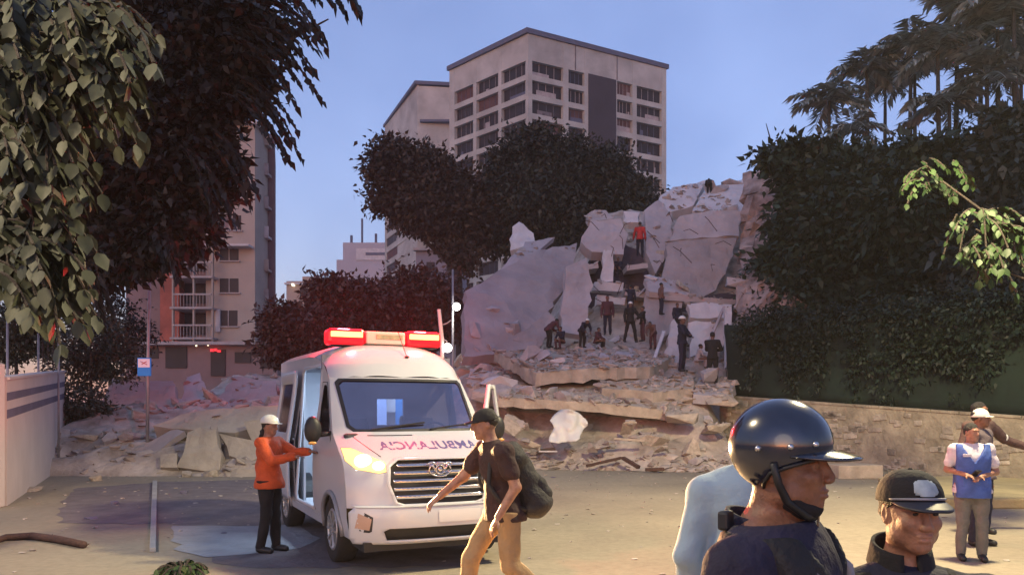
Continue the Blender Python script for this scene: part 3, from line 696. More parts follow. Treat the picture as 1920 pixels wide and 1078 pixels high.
# visible face is the +x side
L2 = d.length; dn2 = d/L2
for k, (zo, h) in enumerate(((.38, .15), (.70, .16))):
    mb = MB()
    for i in range(24):
        f0, f1 = i/24, (i+1)/24; za_, zb_ = 2.28+.6*f0-zo*(1+.15*f0), 2.28+.6*f1-zo*(1+.15*f1)
        base = dn2*L2*f0, dn2*L2*f1
        mb.prism([base[0]+nn*.226+Vector((0, 0, za_)), base[1]+nn*.226+Vector((0, 0, zb_)), base[1]+nn*.226+Vector((0, 0, zb_+h)), base[0]+nn*.226+Vector((0, 0, za_+h))], -nn*.01)
    mb.build('stripe', M_STRIPE, wh)
mb = MB(); mb.box(Vector((-.02, -.3, 1.28)), (.5, .6, 2.56)); mb.build('pillar', M_WALLW, wh, bevel=.02)
mb = MB(); c_ = dn2*L2*.5
for i in range(12):
    f0, f1 = i/12, (i+1)/12
    mb.prism([dn2*L2*f0+nn*.26+Vector((0, 0, 2.283+.6*f0)), dn2*L2*f1+nn*.26+Vector((0, 0, 2.283+.6*f1)), dn2*L2*f1-nn*.04+Vector((0, 0, 2.283+.6*f1)), dn2*L2*f0-nn*.04+Vector((0, 0, 2.283+.6*f0))], (0, 0, .05))
mb.build('coping', M_WALLW, wh)
# fence posts behind that wall
fp = empty('wire_fence', (P(14, 0, 19).x, 19, 0)); tag(fp, 'thin metal posts and gate frame rising behind the white wall', 'fence'); o_ = fp.location
for a, b, Yd in ((14, 588, 19), (72, 625, 22), (110, 625, 22)):
    mb = MB(); mb.tube([P(a, 765, Yd)-o_-Vector((0, 0, EYE)), P(a, b, Yd)-o_], .03, 8); mb.build('post', M_GREYMETAL, fp, True)
mb = MB(); mb.tube([P(70, 626, 22)-o_, P(112, 624, 22)-o_], .025, 6)
for px in (80, 90, 100): mb.tube([P(px, 640, 22)-o_, P(px, 700, 22)-o_], .012, 5)
mb.build('gate_frame', M_BLACK, fp)

# bus stop pole and sign
Yb = 22.5; bs = empty('bus_stop_sign', (P(276, 0, Yb).x, Yb, 0)); tag(bs, 'tall thin pole with a small white and bright blue square sign', 'sign'); o_ = bs.location
mb = MB(); mb.tube([(0, 0, 0), (.02, 0, 3), (.08, 0, P(280, 468, Yb).z)], [.05, .045, .035], 10); mb.build('pole', M_GREYMETAL, bs, True)
M_SBLUE = mat('sign_blue', (.01, .22, .65), .5, .03, 2, emit=(.0, .22, .75), es=.03); M_SWHITE = mat('sign_white', (.8, .74, .85), .5, .03, 2, emit=(.9, .8, 1), es=.02)
M_SRED = mat('sign_red', (.45, .03, .05), .5, .05, 2)
def sg(px0, px1, py0, py1, dy, dep, nm, m):
    a, b = P(px0, py1, Yb)-o_, P(px1, py0, Yb)-o_; mb = MB(); mb.box(((a.x+b.x)/2, dy, (a.z+b.z)/2), (b.x-a.x, dep, b.z-a.z)); return mb.build(nm, m, bs, bevel=.008)
sg(261, 286, 671, 705, -.09, .05, 'sign_board', M_SBLUE); sg(262.5, 284.5, 673, 689, -.121, .012, 'sign_panel', M_SWHITE)
mb = MB(); a = P(268, 678, Yb)-o_; b = P(280, 684, Yb)-o_; mb.bar(a+Vector((0, -.135, 0)), b+Vector((0, -.135, 0)), .05, .012); mb.bar(P(270, 683, Yb)-o_+Vector((0, -.135, 0)), P(279, 678, Yb)-o_+Vector((0, -.135, 0)), .03, .012); mb.build('symbol', M_SRED, bs)

# street lamps: one lit beyond the van, and two added out of frame to warm the road
M_LAMPW = mat('lamp_glow', (1, .95, .85), .5, .01, 1, emit=(1, .92, .75), es=.6)
def spotlight(loc, target, power, col, cone=150, blend=.35, rad=.12, parent=None, name='lamp_light'):
    l_ = bpy.data.lights.new(name, 'SPOT'); l_.energy = power; l_.color = col; l_.spot_size = R(cone); l_.spot_blend = blend; l_.shadow_soft_size = rad*3.5
    o = bpy.data.objects.new(name, l_); C.objects.link(o); loc = Vector(loc); o.location = loc
    o.rotation_euler = (Vector(target)-loc).to_track_quat('-Z', 'Y').to_euler()
    if parent: o.parent = parent; o.location = loc-parent.location
    return o
def lamp_post(base, head, label, power, col=(1, .80, .44), cone=134, tgt=None):  # builds only the two added unseen lamps
    t = empty('lamp_post', (base[0], base[1], 0)); tag(t, label, 'street lamp'); o_ = t.location
    h = Vector(head)-o_; mb = MB(); mb.tube([(0, 0, 0), (0, 0, h.z*.6), (0, 0, h.z-.3), Vector((0, 0, h.z))*1+h*.0+Vector((h.x*.3, h.y*.3, .05)), h+Vector((0, 0, .1))], [.10, .08, .06, .05, .04], 10); mb.build('pole', M_GREYMETAL, t, True)
    mb = MB(); mb.ell(h+Vector((0, 0, .06)), (.34, .16, .07)); mb.build('luminaire', M_GREYMETAL, t, True)
    mb = MB(); mb.ell(h+Vector((0, 0, .0)), (.22, .10, .03)); mb.build('added_lamp_glass', M_LAMPW, t, True)
    if power: spotlight(Vector(head)+Vector((0, 0, -.08)), tgt or (head[0], head[1], 0), power, col, cone, .3, .12, t)
    return t
lamp_post((8.2, 8.4), (5.8, 9.4, 8.6), 'added unseen lamp arching over the road on the right', 1800, cone=152, col=(1, .83, .47))  # added; stands in for warm car headlights behind the camera
lamp_post((-9.6, 1.6), (-6.8, 3.6, 8.4), 'added unseen lamp arching over the pavement on the left', 620, col=(1, .80, .50), tgt=(-6.8, 3.8, 0), cone=150)  # added to warm the left ground, wall and leaves

sl = empty('lamp_post', (P(849, 0, 34).x, 34, 0)); tag(sl, 'slim lamp post with one lit white lamp against the grey rubble', 'street lamp'); o_ = sl.location
mb = MB(); mb.tube([(0, 0, 0), (0, 0, 3), P(849, 505, 34)-o_], [.07, .06, .04], 8); mb.tube([P(849, 566, 34)-o_, P(855, 570, 34)-o_], .025, 6); mb.build('pole', M_GREYMETAL, sl, True)
mb = MB(); mb.ell(P(856, 575, 33.8)-o_, (.17, .17, .17)); mb.build('lamp', mat('white_lamp', (1, 1, 1), .5, .01, 1, emit=(1, .97, .9), es=1.5), sl, True)
lp = bpy.data.lights.new('lamp_light', 'POINT'); lp.energy = 25; lp.color = (1, .9, .8); lp.shadow_soft_size = .17; q = bpy.data.objects.new('lamp_light', lp); C.objects.link(q); q.parent = sl; q.location = P(856, 575, 33.5)-o_
wlm = empty('work_light', (P(827, 0, 19).x, 19, 0)); tag(wlm, 'cream mast with a bright work lamp just behind the right beacon', 'work light'); o_ = wlm.location
mb = MB(); mb.tube([(0, 0, 0), P(829, 640, 19)-o_, P(823, 580, 19)-o_], [.05, .05, .045], 8); mb.build('mast', M_WALLW, wlm, True)
mb = MB(); mb.tube([P(826, 610, 19)-o_, P(838, 606, 19)-o_, P(846, 600, 19)-o_], .014, 5); mb.tube([P(827, 632, 19)-o_, P(838, 640, 19)-o_, P(838, 648, 19)-o_], .014, 5); mb.build('arm', M_GREYMETAL, wlm, True)
mb = MB(); mb.ell(P(839, 652, 18.9)-o_, (.11, .10, .11)); mb.build('lamp', MATS['white_lamp'], wlm, True)

# ------------------------------------------------------------------ rubble
def interp(x, pts):
    if x <= pts[0][0]: return pts[0][1]
    for (a, b), (c, d2) in zip(pts, pts[1:]):
        if x <= c: return b+(d2-b)*(x-a)/(c-a)
    return pts[-1][1]
def sm(a, b, x): t = max(0, min(1, (x-a)/(b-a))); return t*t*(3-2*t)
def mound(x, y):
    n_ = fbm(x, y, 1, 5, .33)
    xs_ = x/max(y, 1)*F+960                    # bearing only decides where along the street the heap lies
    e = 22.6+1.0*fbm(x, 3.1, 0, 2, .25)
    low = interp(y, [(e-.6, -.3), (e+.5, .22), (e+2.2, 1.0), (e+3.4, 2.0), (e+5.4, 2.9), (e+9, 3.9), (e+12, 4.8), (60, 5.5)])
    hi = interp(y, [(33.5, 0), (36, 1.6), (40, 5.0), (43, 6.3), (47, 8.0), (56, 7)])*sm(0.5, 5.5, x)*(1-sm(15, 20, x))
    L_ = interp(y, [(20.4, -.3), (21.3, .35), (23, .9), (26, 1.6), (34, 2.3), (40, 3.4), (60, 3.6)])
    k = sm(-3.6, -.6, x); h = L_*(1-k)+(low+hi)*k
    h *= 1-sm(-13.2, -15.5, x) if x < -13 else 1
    edge = sm(6.0, 7.6, x)*(1-sm(27, 29, y))   # tucks away behind the stone wall
    h *= 1-edge*.9
    return h+(.42*n_+.2*fbm(x, y, 4, 4, 1.1))*sm(0, 1.0, h+.3)
vs = []; X0, X1, Y0, Y1, st = -17, 20, 19.6, 58, .26
nx, ny = int((X1-X0)/st), int((Y1-Y0)/st)
for j in range(ny+1):
    for i in range(nx+1): x, y = X0+i*st, Y0+j*st; vs.append((x, y, mound(x, y)-.02))
fs = [(j*(nx+1)+i, j*(nx+1)+i+1, (j+1)*(nx+1)+i+1, (j+1)*(nx+1)+i) for j in range(ny) for i in range(nx)]
M_MOUND = M_RUB
o = link('rubble', vs, fs, M_MOUND); tag(o, 'heaped dust and crushed masonry of the collapsed building', 'rubble', kind='stuff')

r = random.Random(11)
def whereabouts(x, y, z):
    px, py = x/y*F+960, HZ-(z-EYE)/y*F
    if px < 560: return ('at the near foot of the left heap', 'on the left heap behind the painted shadow', 'in the far purple rubble bank')[(py < 850)+(py < 770)] + ('' if px > 330 else ', left of the pole')
    c = 'left' if px < 1050 else 'middle' if px < 1210 else 'right'
    if py > 850: return 'at the road-side foot of the ruin, '+c
    if py > 770: return 'on the lower slope around the white sheet, '+c
    if py > 690: return 'on the long ledges of the slope, '+c
    if py > 600: return 'at the feet of the rescuers, '+c
    return 'high on the upper ruin, '+c
TONE = {'dusty_concrete': 'tan', 'concrete': 'grey', 'grey_slab': 'dark grey', 'lilac_slab': 'lilac grey', 'pale_concrete': 'pale'}
def chunk(x, y, s, z=None, m=None, lab=None, grp='small broken chunks lying over the rubble slope', me=None, flat=None, tilt=.6):
    me = me or r.choice(CHUNKS); key = (me.name, m.name)
    if key not in CM: c = me.copy(); c.materials.clear(); c.materials.append(m); CM[key] = c
    o = bpy.data.objects.new('concrete_chunk', CM[key]); C.objects.link(o)
    z = mound(x, y) if z is None else z
    o.location = (x, y, z+s*.15); o.scale = (s*r.uniform(.7, 1.3), s*r.uniform(.6, 1.1), s*(flat or r.uniform(.5, .9)))
    o.rotation_euler = (r.uniform(-tilt, tilt), r.uniform(-tilt, tilt), r.uniform(0, 6.28)); tag(o, lab, 'rubble chunk', grp); return o
CM = {}
LABS = 'small grey brown concrete chunk scattered over the rubble slope'
cnt = 0
while cnt < 210:
    y = 22.2+20*r.random()**1.6; x = r.uniform(-15, 11)
    px = x/y*F+960
    if 540 < px < 850 or px > 1420: continue
    if mound(x, y) < .1 and r.random() < .6: continue
    s = r.choice([.10, .14, .18, .24, .34])*(1 if y < 27 else 1.6)
    chunk(x, y, s, m=r.choice([M_CONC_D, M_CONC, M_CONC_D]), lab=LABS); o_c = C.objects[-1]; o_c['label'] = TONE[o_c.data.materials[0].name]+(' tiny' if s < .13 else ' small' if s < .2 else ' medium' if s < .3 else ' large')+' chunk '+whereabouts(x, y, mound(x, y)); cnt += 1
for (px, py, s, lab) in [(1100, 872, .26, 'flat reddish chip of masonry left of the broken bricks'), (1140, 862, .3, 'thin dark-edged brick piece at the foot of the rubble'), (1190, 880, .2, 'small block in front of the rubble foot'),
                         (1230, 884, .22, 'long low brick fragment at the foot of the rubble'), (1010, 860, .18, 'small grey stone near the walking man'), (1320, 868, .2, 'loose stone near the stone wall end'),
                         (1040, 895, .08, 'tiny pebble on the open dusty road'), (420, 1000, .05, 'pebble on the pale painted light pool'), (150, 885, .3, 'cream stone below the end of the white wall'),
                         (130, 862, .34, 'round pale stone beside the far end of the white wall'), (60, 920, .22, 'low stone at the foot of the white wall'), (215, 945, .10, 'dark crumb on the painted purple shadow'), (170, 973, .12, 'dark flat crumb at the near side of the painted purple shadow'), (345, 925, .09, 'dark crumb right of the edging strip')]:
    q = gp(px, py); 
    chunk(q[0], q[1], s, z=0, m=M_CONC_D if s > .12 else M_STRIPE, lab=lab, grp='loose stones on the ground', tilt=.2)

# the large slabs: purple-grey collapsed floors, wall panels and roof
G1 = 'broken slabs of the collapsed building'
M_SLAB = mat('grey_slab', (.36, .31, .31), .92, .2, .7, .5); M_SLAB2 = mat('lilac_slab', (.44, .385, .39), .92, .2, .6, .45)
SL = [
 ([(872, 665, 29), (866, 560, 32), (935, 508, 33.5), (1012, 470, 35.5), (1088, 440, 36.5), (1070, 520, 35), (1022, 605, 32.5), (1000, 660, 30)], .45, M_SLAB, 'huge smooth grey floor slab leaning at the left of the ruin'),
 ([(930, 512, 34), (985, 455, 37), (1040, 445, 38), (1000, 480, 36.2)], .3, M_SLAB2, 'pale wedge of slab lying on top of the huge leaning slab'),
 ([(1048, 632, 31.5), (1058, 500, 33), (1100, 478, 33.5), (1110, 540, 33), (1096, 632, 31.5)], .35, M_SLAB2, 'upright pale wall panel in the middle of the ruin'),
 ([(1088, 452, 36), (1105, 415, 37), (1162, 410, 37), (1180, 440, 36.5), (1172, 480, 36), (1112, 478, 36)], .6, M_SLAB2, 'rounded block of masonry above the window void'),
 ([(1129, 466, 35.5), (1150, 468, 35.5), (1152, 530, 35), (1126, 532, 35)], .35, M_CONC_L, 'narrow pale column standing between two dark voids'),
 ([(1112, 528, 34.6), (1170, 532, 34.6), (1172, 547, 34.6), (1112, 546, 34.6)], .8, M_CONC_L, 'upper pale ledge below the narrow column'),
 ([(1120, 553, 34.2), (1172, 556, 34.2), (1170, 572, 34.2), (1120, 571, 34.2)], .8, M_CONC_L, 'lower pale ledge below the narrow column'),
 ([(1236, 545, 35.5), (1250, 452, 37), (1345, 448, 37.5), (1382, 446, 37.5), (1366, 508, 36.5), (1338, 548, 35.5), (1318, 556, 35.3)], .4, M_SLAB, 'broad flat hanging wall panel at the right of the ruin'),
 ([(1254, 454, 37), (1270, 408, 38), (1330, 400, 38.5), (1398, 392, 38.5), (1384, 444, 37.6)], .4, M_SLAB2, 'long pinkish beam-like panel above the broad hanging panel'),
 ([(1298, 392, 39), (1322, 352, 42), (1402, 340, 44), (1466, 332, 44), (1462, 368, 41), (1412, 402, 39), (1336, 408, 38.8)], .4, M_CONC_L, 'bluish tilted roof slab at the very top of the ruin'),
 ([(1234, 372, 42), (1262, 350, 43), (1325, 342, 44), (1300, 388, 41), (1232, 402, 40)], .5, M_CONC_L, 'grey shattered roof piece left of the bluish roof slab'),
 ([(1205, 526, 34), (1235, 520, 34.5), (1296, 540, 34), (1288, 556, 33), (1215, 548, 33)], .25, M_SLAB2, 'thin slanting ledge below the hanging panel'),
 ([(1210, 548, 33.4), (1284, 556, 33.4), (1270, 622, 32.4), (1236, 640, 32), (1204, 600, 32.8)], .35, M_SLAB, 'grey wall remnant below the slanting ledge'),
 ([(1286, 572, 31), (1322, 566, 31), (1372, 572, 31), (1366, 598, 30.5), (1288, 600, 30.5)], .3, M_CONC_L, 'pale upper wall strip beside the net fence'),
 ([(1288, 604, 30.2), (1362, 600, 30.2), (1356, 664, 29.6), (1294, 668, 29.6)], .25, M_CONC_L, 'pale lower wall piece behind the two dark figures'),
 ([(1358, 574, 29.4), (1372, 574, 29.4), (1372, 690, 28.4), (1360, 690, 28.4)], .2, M_CONC_L, 'pale leaning post at the end of the stone wall'),
 ([(1236, 690, 29), (1262, 592, 30.5), (1286, 640, 30), (1280, 690, 29)], .2, M_CONC_L, 'pale triangular fragment left of the pair of dark figures'),
 ([(960, 430, 40), (972, 412, 40), (1000, 440, 39.5), (1010, 462, 39), (955, 470, 39)], .4, M_CONC_L, 'white pointed lump standing above the leaning slab'),
 ([(1170, 400, 39), (1200, 398, 39), (1196, 420, 38.5), (1166, 418, 38.5)], .4, M_CONC_L, 'small pale block on the ridge left of the red shirted man'),
 ([(1100, 400, 40), (1135, 396, 40), (1150, 412, 39.5), (1100, 414, 39.5)], .4, M_CONC, 'grey rounded block on the ridge of the ruin'),
 ([(1208, 398, 40), (1232, 376, 41), (1262, 396, 40), (1258, 470, 38), (1228, 520, 36.5), (1212, 470, 37.5)], .5, M_SLAB2, 'pale crumbled wall face right of the red shirted man'),
 ([(960, 640, 30.5), (1030, 580, 32), (1044, 610, 31.8), (1010, 655, 30.6)], .2, M_SLAB, 'dark pinkish slab leaning behind the crouching group'),
]
for i, (px, th, m, lab) in enumerate(SL): slab('fallen_slab', px, th, m, lab, seed=i*3+2)
# layered slabs nearer the road
def flat_slab(pts, th, m, label, rag=.10, seed=0, name='fallen_slab', cat='slab'):
    """slab given by its upper outline in world points"""
    pts = [Vector(p) for p in pts]; loc = sum(pts, Vector())/len(pts); loc.z = min(p.z for p in pts)-th
    out = ragged(pts, rag, .3, seed); mb = MB(); r_ = random.Random(seed)
    low = [p+Vector((r_.uniform(-.05, .05), r_.uniform(-.05, .05), -th*r_.uniform(.85, 1.1))) for p in out]; k = len(out); c = loc+Vector((0, 0, th)); c.z = sum(p.z for p in out)/k
    mb.add([p-loc for p in out]+[p-loc for p in low]+[c-loc, c-loc-Vector((0, 0, th))], [(i, (i+1) % k, 2*k) for i in range(k)]+[((i+1) % k+k, i+k, 2*k+1) for i in range(k)]+[(i, i+k, (i+1) % k+k, (i+1) % k) for i in range(k)])
    o = mb.build(name, m, None); o.location = loc; tag(o, label, cat, G1); return o
flat_slab([P(1000, 700, 25.2), P(1110, 690, 25.6), P(1225, 688, 26.2), P(1262, 668, 29), P(1180, 655, 30), P(1040, 654, 30), P(930, 658, 29)], .42, M_CONC_D, 'thick tilted floor slab with a lit orange edge in the middle of the slope', .12, 1)
flat_slab([P(905, 742, 24.2), P(1060, 752, 24.0), P(1190, 762, 24.0), P(1270, 772, 24.3), P(1290, 735, 25.8), P(1120, 722, 26.2), P(950, 722, 26)], .30, M_CONC_D, 'long low slab forming the first ledge above the road', .12, 2)
flat_slab([P(1125, 728, 24.9), P(1225, 735, 24.8), P(1300, 728, 25.4), P(1300, 706, 26.6), P(1180, 704, 26.6), P(1120, 710, 26.2)], .32, M_CONC_D, 'short stepped slab at the centre right of the slope', .12, 3)
flat_slab([P(1300, 740, 25), P(1375, 746, 24.8), P(1378, 712, 26.6), P(1310, 708, 26.6)], .3, M_CONC, 'dark slab below the standing lookout figure', .1, 4)
flat_slab([P(880, 690, 26.5), P(935, 700, 26), P(1000, 735, 25), P(905, 742, 24.8), P(872, 720, 25.6)], .35, M_CONC, 'pinkish block end at the left foot of the tilted slab', .1, 5)
for (px, py, Yd, s, lab) in [(1278, 775, 24.0, .60, 'rounded boulder of masonry above the stone wall end'), (1335, 800, 23.6, .5, 'lilac grey boulder beside the stone wall end'), (1300, 840, 23.2, .32, 'brown block at the foot of the right boulders'), (1350, 745, 25, .5, 'angular boulder under the standing lookout'),
                             (1330, 700, 26, .35, 'pale round block at the feet of the standing lookout'), (1180, 800, 23.4, .28, 'square brown lump in the middle of the lower slope'), (1130, 830, 23.2, .34, 'flat brown lump behind the broken bricks'), (960, 790, 23.6, .35, 'brown lump between the van door and the white sheet'),
                             (990, 830, 23.1, .28, 'low brown lump under the white sheet'), (1240, 840, 22.9, .26, 'tan lump left of the brown block'), (905, 700, 26, .4, 'pink tinted block beside the work lamp'),
                             (1430, 560, 30, .8, 'broken masonry clod beside the grove'), (1415, 480, 33, .8, 'crumbling brown clod at the right end of the hanging panel'), (1440, 420, 36, .7, 'reddish clod under the roof slab'), (1395, 530, 31.5, .7, 'dark clod below the hanging panel'), (1372, 343, 43, .6, 'reddish clod on the roof ridge'), (1335, 356, 43, .45, 'dark tip on the roof ridge')]:
    p = P(px, py, Yd); o = chunk(p.x, p.y, s, z=p.z-s*.3, m=M_CONC_D if Yd < 26 else M_CONC, lab=lab, grp='large boulders of broken masonry'); o.name = 'masonry_block'; o['category'] = 'boulder'
# crumpled right flank of the ruin under the trees
vs = []; fs = []
for j in range(26):
    for i in range(14):
        p = P(1372+i*8+ (25-j)*1.2, 340+j*12, 37-i*.15-j*.28); q = fbm(p.x*1.3, p.z*1.3, 2, 5, .9); vs.append(p+Vector((q*.3, -abs(q)*1.6, q*.4)))
fs = [(j*14+i, j*14+i+1, (j+1)*14+i+1, (j+1)*14+i) for j in range(25) for i in range(13)]
o = link('collapsed_wall', vs, fs, mat('torn_brickwork', (.22, .14, .12), .95, .45, 1.4, 1.0, col2=(.34, .27, .25))); s_ = o.modifiers.new('t', 'SOLIDIFY'); s_.thickness = .5; s_.offset = -1
tag(o, 'torn brownish flank of the ruin running down beside the grove', 'wall')
# ruin voids behind the panels: shade put into dark backing slabs, plus floor edges
rf = empty('ruined_floor', (5, 38.5, 0)); tag(rf, 'hollow storeys with painted void shade behind the hanging panels', 'ruin'); o_ = rf.location
M_VOID = mat('void_shade', (.055, .04, .055), .9, .5, .8, .5)  # darkness of the voids as a slab colour
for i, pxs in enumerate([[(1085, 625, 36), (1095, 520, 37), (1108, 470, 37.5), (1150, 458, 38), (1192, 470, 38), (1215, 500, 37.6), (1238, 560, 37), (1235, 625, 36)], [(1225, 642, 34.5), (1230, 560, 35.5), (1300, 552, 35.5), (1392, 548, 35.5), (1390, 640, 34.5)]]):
    w_ = slab('void_backing', pxs, .5, M_VOID, None, seed=90+i, rag=.3); w_.parent = rf; w_.location = w_.location-o_
mb = MB()
for a, b, py, Yd in ((1175, 1215, 500, 36), (1172, 1222, 552, 35), (1090, 1122, 500, 35.6), (1240, 1380, 562, 33)):
    p, q = P(a, py, Yd)-o_, P(b, py, Yd)-o_; mb.box(((p.x+q.x)/2, p.y+.9, p.z), (q.x-p.x, 1.8, .22), M=Matrix.Rotation(random.uniform(-.15, .15), 4, 'Y'))
mb.build('floor_edge', M_SLAB2, rf)
mb = MB(); r2 = random.Random(3)
for k in range(26):                            # bent reinforcement bars
    p = P(r2.uniform(1090, 1390), r2.uniform(400, 620), r2.uniform(33.5, 36))-o_; a = Vector((r2.uniform(-.6, .6), -r2.random()*.8, r2.uniform(-.6, .3))); mb.tube([p, p+a*.5, p+a+Vector((r2.uniform(-.3, .3), 0, -.3))], .015, 4)
mb.build('reinforcement_bars', M_WOOD, rf)

# white crumpled sheet on the slope
vs = []; Yd = 23.2; N_ = 14
for j in range(N_+1):
    for i in range(N_+1):
        u_, v_ = i/N_, j/N_; px = 1033+62*u_+6*math.sin(v_*5)-10*(v_-.5)*(u_-.5); py = 774+56*v_+12*abs(u_-.55)*(1-v_)*2-10*math.sin(u_*3.1)*(1-v_)+18*(u_-.3)**2*v_*-1
        p = P(px, py, Yd-.5*v_); q = fbm(p.x*2.2, p.z*2.2, 7, 3, 1.2); vs.append(p+Vector((0, q*.28, q*.05)))
fs = [(j*(N_+1)+i, j*(N_+1)+i+1, (j+1)*(N_+1)+i+1, (j+1)*(N_+1)+i) for j in range(N_) for i in range(N_)]
o = link('plastic_sheet', vs, fs, mat('white_sheet', (.62, .62, .60), .6, .06, 2), None, True); s_ = o.modifiers.new('t', 'SOLIDIFY'); s_.thickness = .015
tag(o, 'crumpled white sheet caught on the lower rubble slope', 'sheet')
# long thin debris
for (a, b, w, m, lab) in [(P(1100, 873, 22.4), P(1165, 858, 22.8), .10, M_WOOD, 'dark brown timber at the foot of the rubble, left one of two'), (P(1168, 858, 22.6), P(1198, 876, 22.2), .13, M_WOOD, 'short brown timber leaning against the left timber'),
                          (P(1210, 880, 21.9), P(1245, 879, 21.9), .12, M_WOOD, 'short thick brown timber lying flat on the road edge'), (P(1010, 846, 23), P(1045, 846, 23), .06, M_CONC_L, 'thin pale batten below the white sheet'), (P(1150, 822, 23), P(1208, 826, 23), .10, M_CONC_D, 'pale tan batten in the middle of the lower slope'),
                          (P(1222, 688, 27.8), P(1245, 622, 29.8), .12, M_CONC_L, 'pale splinter of beam sticking up on the slope'), (P(1358, 575, 30), P(1330, 640, 29), .1, M_SLAB, 'slanted strut across the pale lower wall'), (P(1310, 640, 30), P(1352, 600, 30), .08, M_SLAB, 'second slanted strut beside the net fence')]:
    mb = MB(); o_ = (a+b)/2; mb.bar(a-o_, b-o_, w, w*.7); o = mb.build('timber', m, None, bevel=.01); o.location = o_; tag(o, lab, 'timber')

# left: fallen wall slabs at the edge of the painted shadow
M_TAN = mat('tan_dusty_slab', (.40, .34, .28), .92, .2, 1.4, .7)
SLF = [
 ([(330, 880, 21.0), (352, 812, 21.4), (378, 798, 21.6), (405, 808, 21.5), (420, 850, 21.2), (412, 882, 21.0)], .35, M_TAN, 'large pale broken slab standing on its edge in the left heap'),
 ([(410, 812, 21.8), (470, 822, 21.7), (505, 850, 21.5), (470, 868, 21.3), (430, 852, 21.4)], .3, M_TAN, 'tan slab leaning right of the standing slab'),
 ([(290, 800, 22.4), (340, 776, 22.8), (420, 770, 23), (530, 764, 23), (535, 800, 22.4), (440, 812, 22.1), (350, 805, 22.2)], .5, M_TAN, 'long rough top layer of the left heap under the purple rubble'),
 ([(296, 850, 21.3), (336, 848, 21.3), (336, 880, 21.0), (300, 880, 21.0)], .35, M_CONC_D, 'small square block at the left of the standing slab'),
 ([(420, 886, 20.9), (480, 880, 20.9), (520, 884, 20.8), (520, 905, 20.5), (430, 905, 20.5)], .3, M_TAN, 'low tan slab behind the orange shirted rescuer'),
 ([(210, 860, 21.6), (262, 842, 22), (330, 800, 22.4), (352, 806, 22.2), (300, 846, 21.7), (250, 876, 21.4)], .18, M_SLAB, 'grey thin slab sloping down to the left'),
 ([(458, 790, 21.9), (540, 780, 22), (545, 835, 21.6), (480, 838, 21.7)], .4, M_TAN, 'tan masonry lump right of the heap behind the rescuer'),
]
for i, (px, th, m, lab) in enumerate(SLF): slab('fallen_slab', px, th, m, lab, seed=40+i, rag=.08)
for (px, py, s, Yd, m, lab) in [(160, 820, .38, 23, M_CONC_D, 'pale boulder beside the undergrowth at the left'), (215, 840, .26, 22.4, M_CONC_D, 'low pale stone in the left heap'), (250, 815, .36, 23, M_CONC, 'dark grey lump left of the pole foot'), (190, 858, .3, 21.8, M_CONC_D, 'flat cream stone in front of the left heap'),
                               (280, 868, .24, 21.4, M_CONC, 'grey stone in the gap of the left heap'), (240, 870, .22, 21.3, M_CONC, 'grey stone left of the sloping thin slab'), (395, 888, .2, 20.8, M_CONC_D, 'stone at the foot of the standing slab'), (350, 893, .16, 20.6, M_CONC_D, 'small stone on the painted shadow edge'), (450, 860, .24, 21.1, M_CONC_D, 'stone wedged under the leaning tan slab'), (180, 905, .14, 19.5, M_CONC_D, 'pebble-like stone near the painted shadow corner')]:
    p = P(px, py, Yd); o = chunk(p.x, p.y, s, z=max(0, p.z-s*.3), m=m, lab=lab, grp='stones of the left heap')
# purple rubble bank behind: wrecked items
wf = P(206, 690, 30); t = empty('broken_window_frame', (wf.x, 30, wf.z-.4)); tag(t, 'empty pale window frame standing in the rubble left of the pole', 'window frame')
mb = MB(); mb.box((0, 0, .95), (1.0, .12, .1)); mb.box((0, 0, 0), (1.0, .12, .1)); mb.box((-.45, 0, .475), (.1, .12, .85)); mb.box((.45, 0, .475), (.1, .12, .85)); mb.build('frame', M_CONC, t); 
slab('fallen_slab', [(190, 760, 29), (205, 715, 30), (330, 712, 30), (338, 765, 29)], .4, M_SLAB, 'large dim flat slab behind the bus stop pole', seed=77)
slab('fallen_slab', [(330, 768, 29), (350, 706, 31), (375, 700, 31), (400, 768, 29)], .2, M_SLAB2, 'inverted V of pale slab in the purple rubble', seed=78)
slab('fallen_slab', [(395, 768, 30), (440, 705, 32), (520, 715, 32), (530, 768, 30)], .4, M_SLAB, 'flat purple slab just left of the van', seed=79)

# curved brown branch on the ground
lg = MB(); pts = [gp(-40, 1030), gp(10, 1014), gp(60, 1011), (gp(110, 1018)), gp(158, 1028)]
c0 = Vector((*pts[2], 0)); lg.tube([Vector((*p, .05))-c0 for p in pts], [.03, .045, .05, .05, .045], 8)
o = lg.build('branch', M_WOOD, None, True); o.location = c0; tag(o, 'curved dark brown branch lying on the pale ground at the lower left', 'branch')
# pale concrete blocks on the right road edge
for (px, py, d3, rz, lab) in [(1600, 895, (1.25, .8, .34), .1, 'pale low concrete block lying on the right road edge'), (1600, 876, (1.5, .4, .12), -.05, 'flat grey slab behind the low concrete block'), (1680, 885, (1.5, .5, .22), .05, 'pale slab piece against the foot of the stone wall')]:
    q = gp(px, py); mb = MB(); mb.prism(ragged([Vector((-d3[0]/2, -d3[1]/2, 0)), Vector((d3[0]/2, -d3[1]/2, 0)), Vector((d3[0]/2, d3[1]/2, 0)), Vector((-d3[0]/2, d3[1]/2, 0))], .05, .3, int(px)), (0, 0, d3[2]))
    o = mb.build('concrete_block', M_CONC_D if py > 890 else M_STONE, None, bevel=.02); o.location = (q[0], q[1], 0); o.rotation_euler = (0, 0, rz); tag(o, lab, 'concrete block')

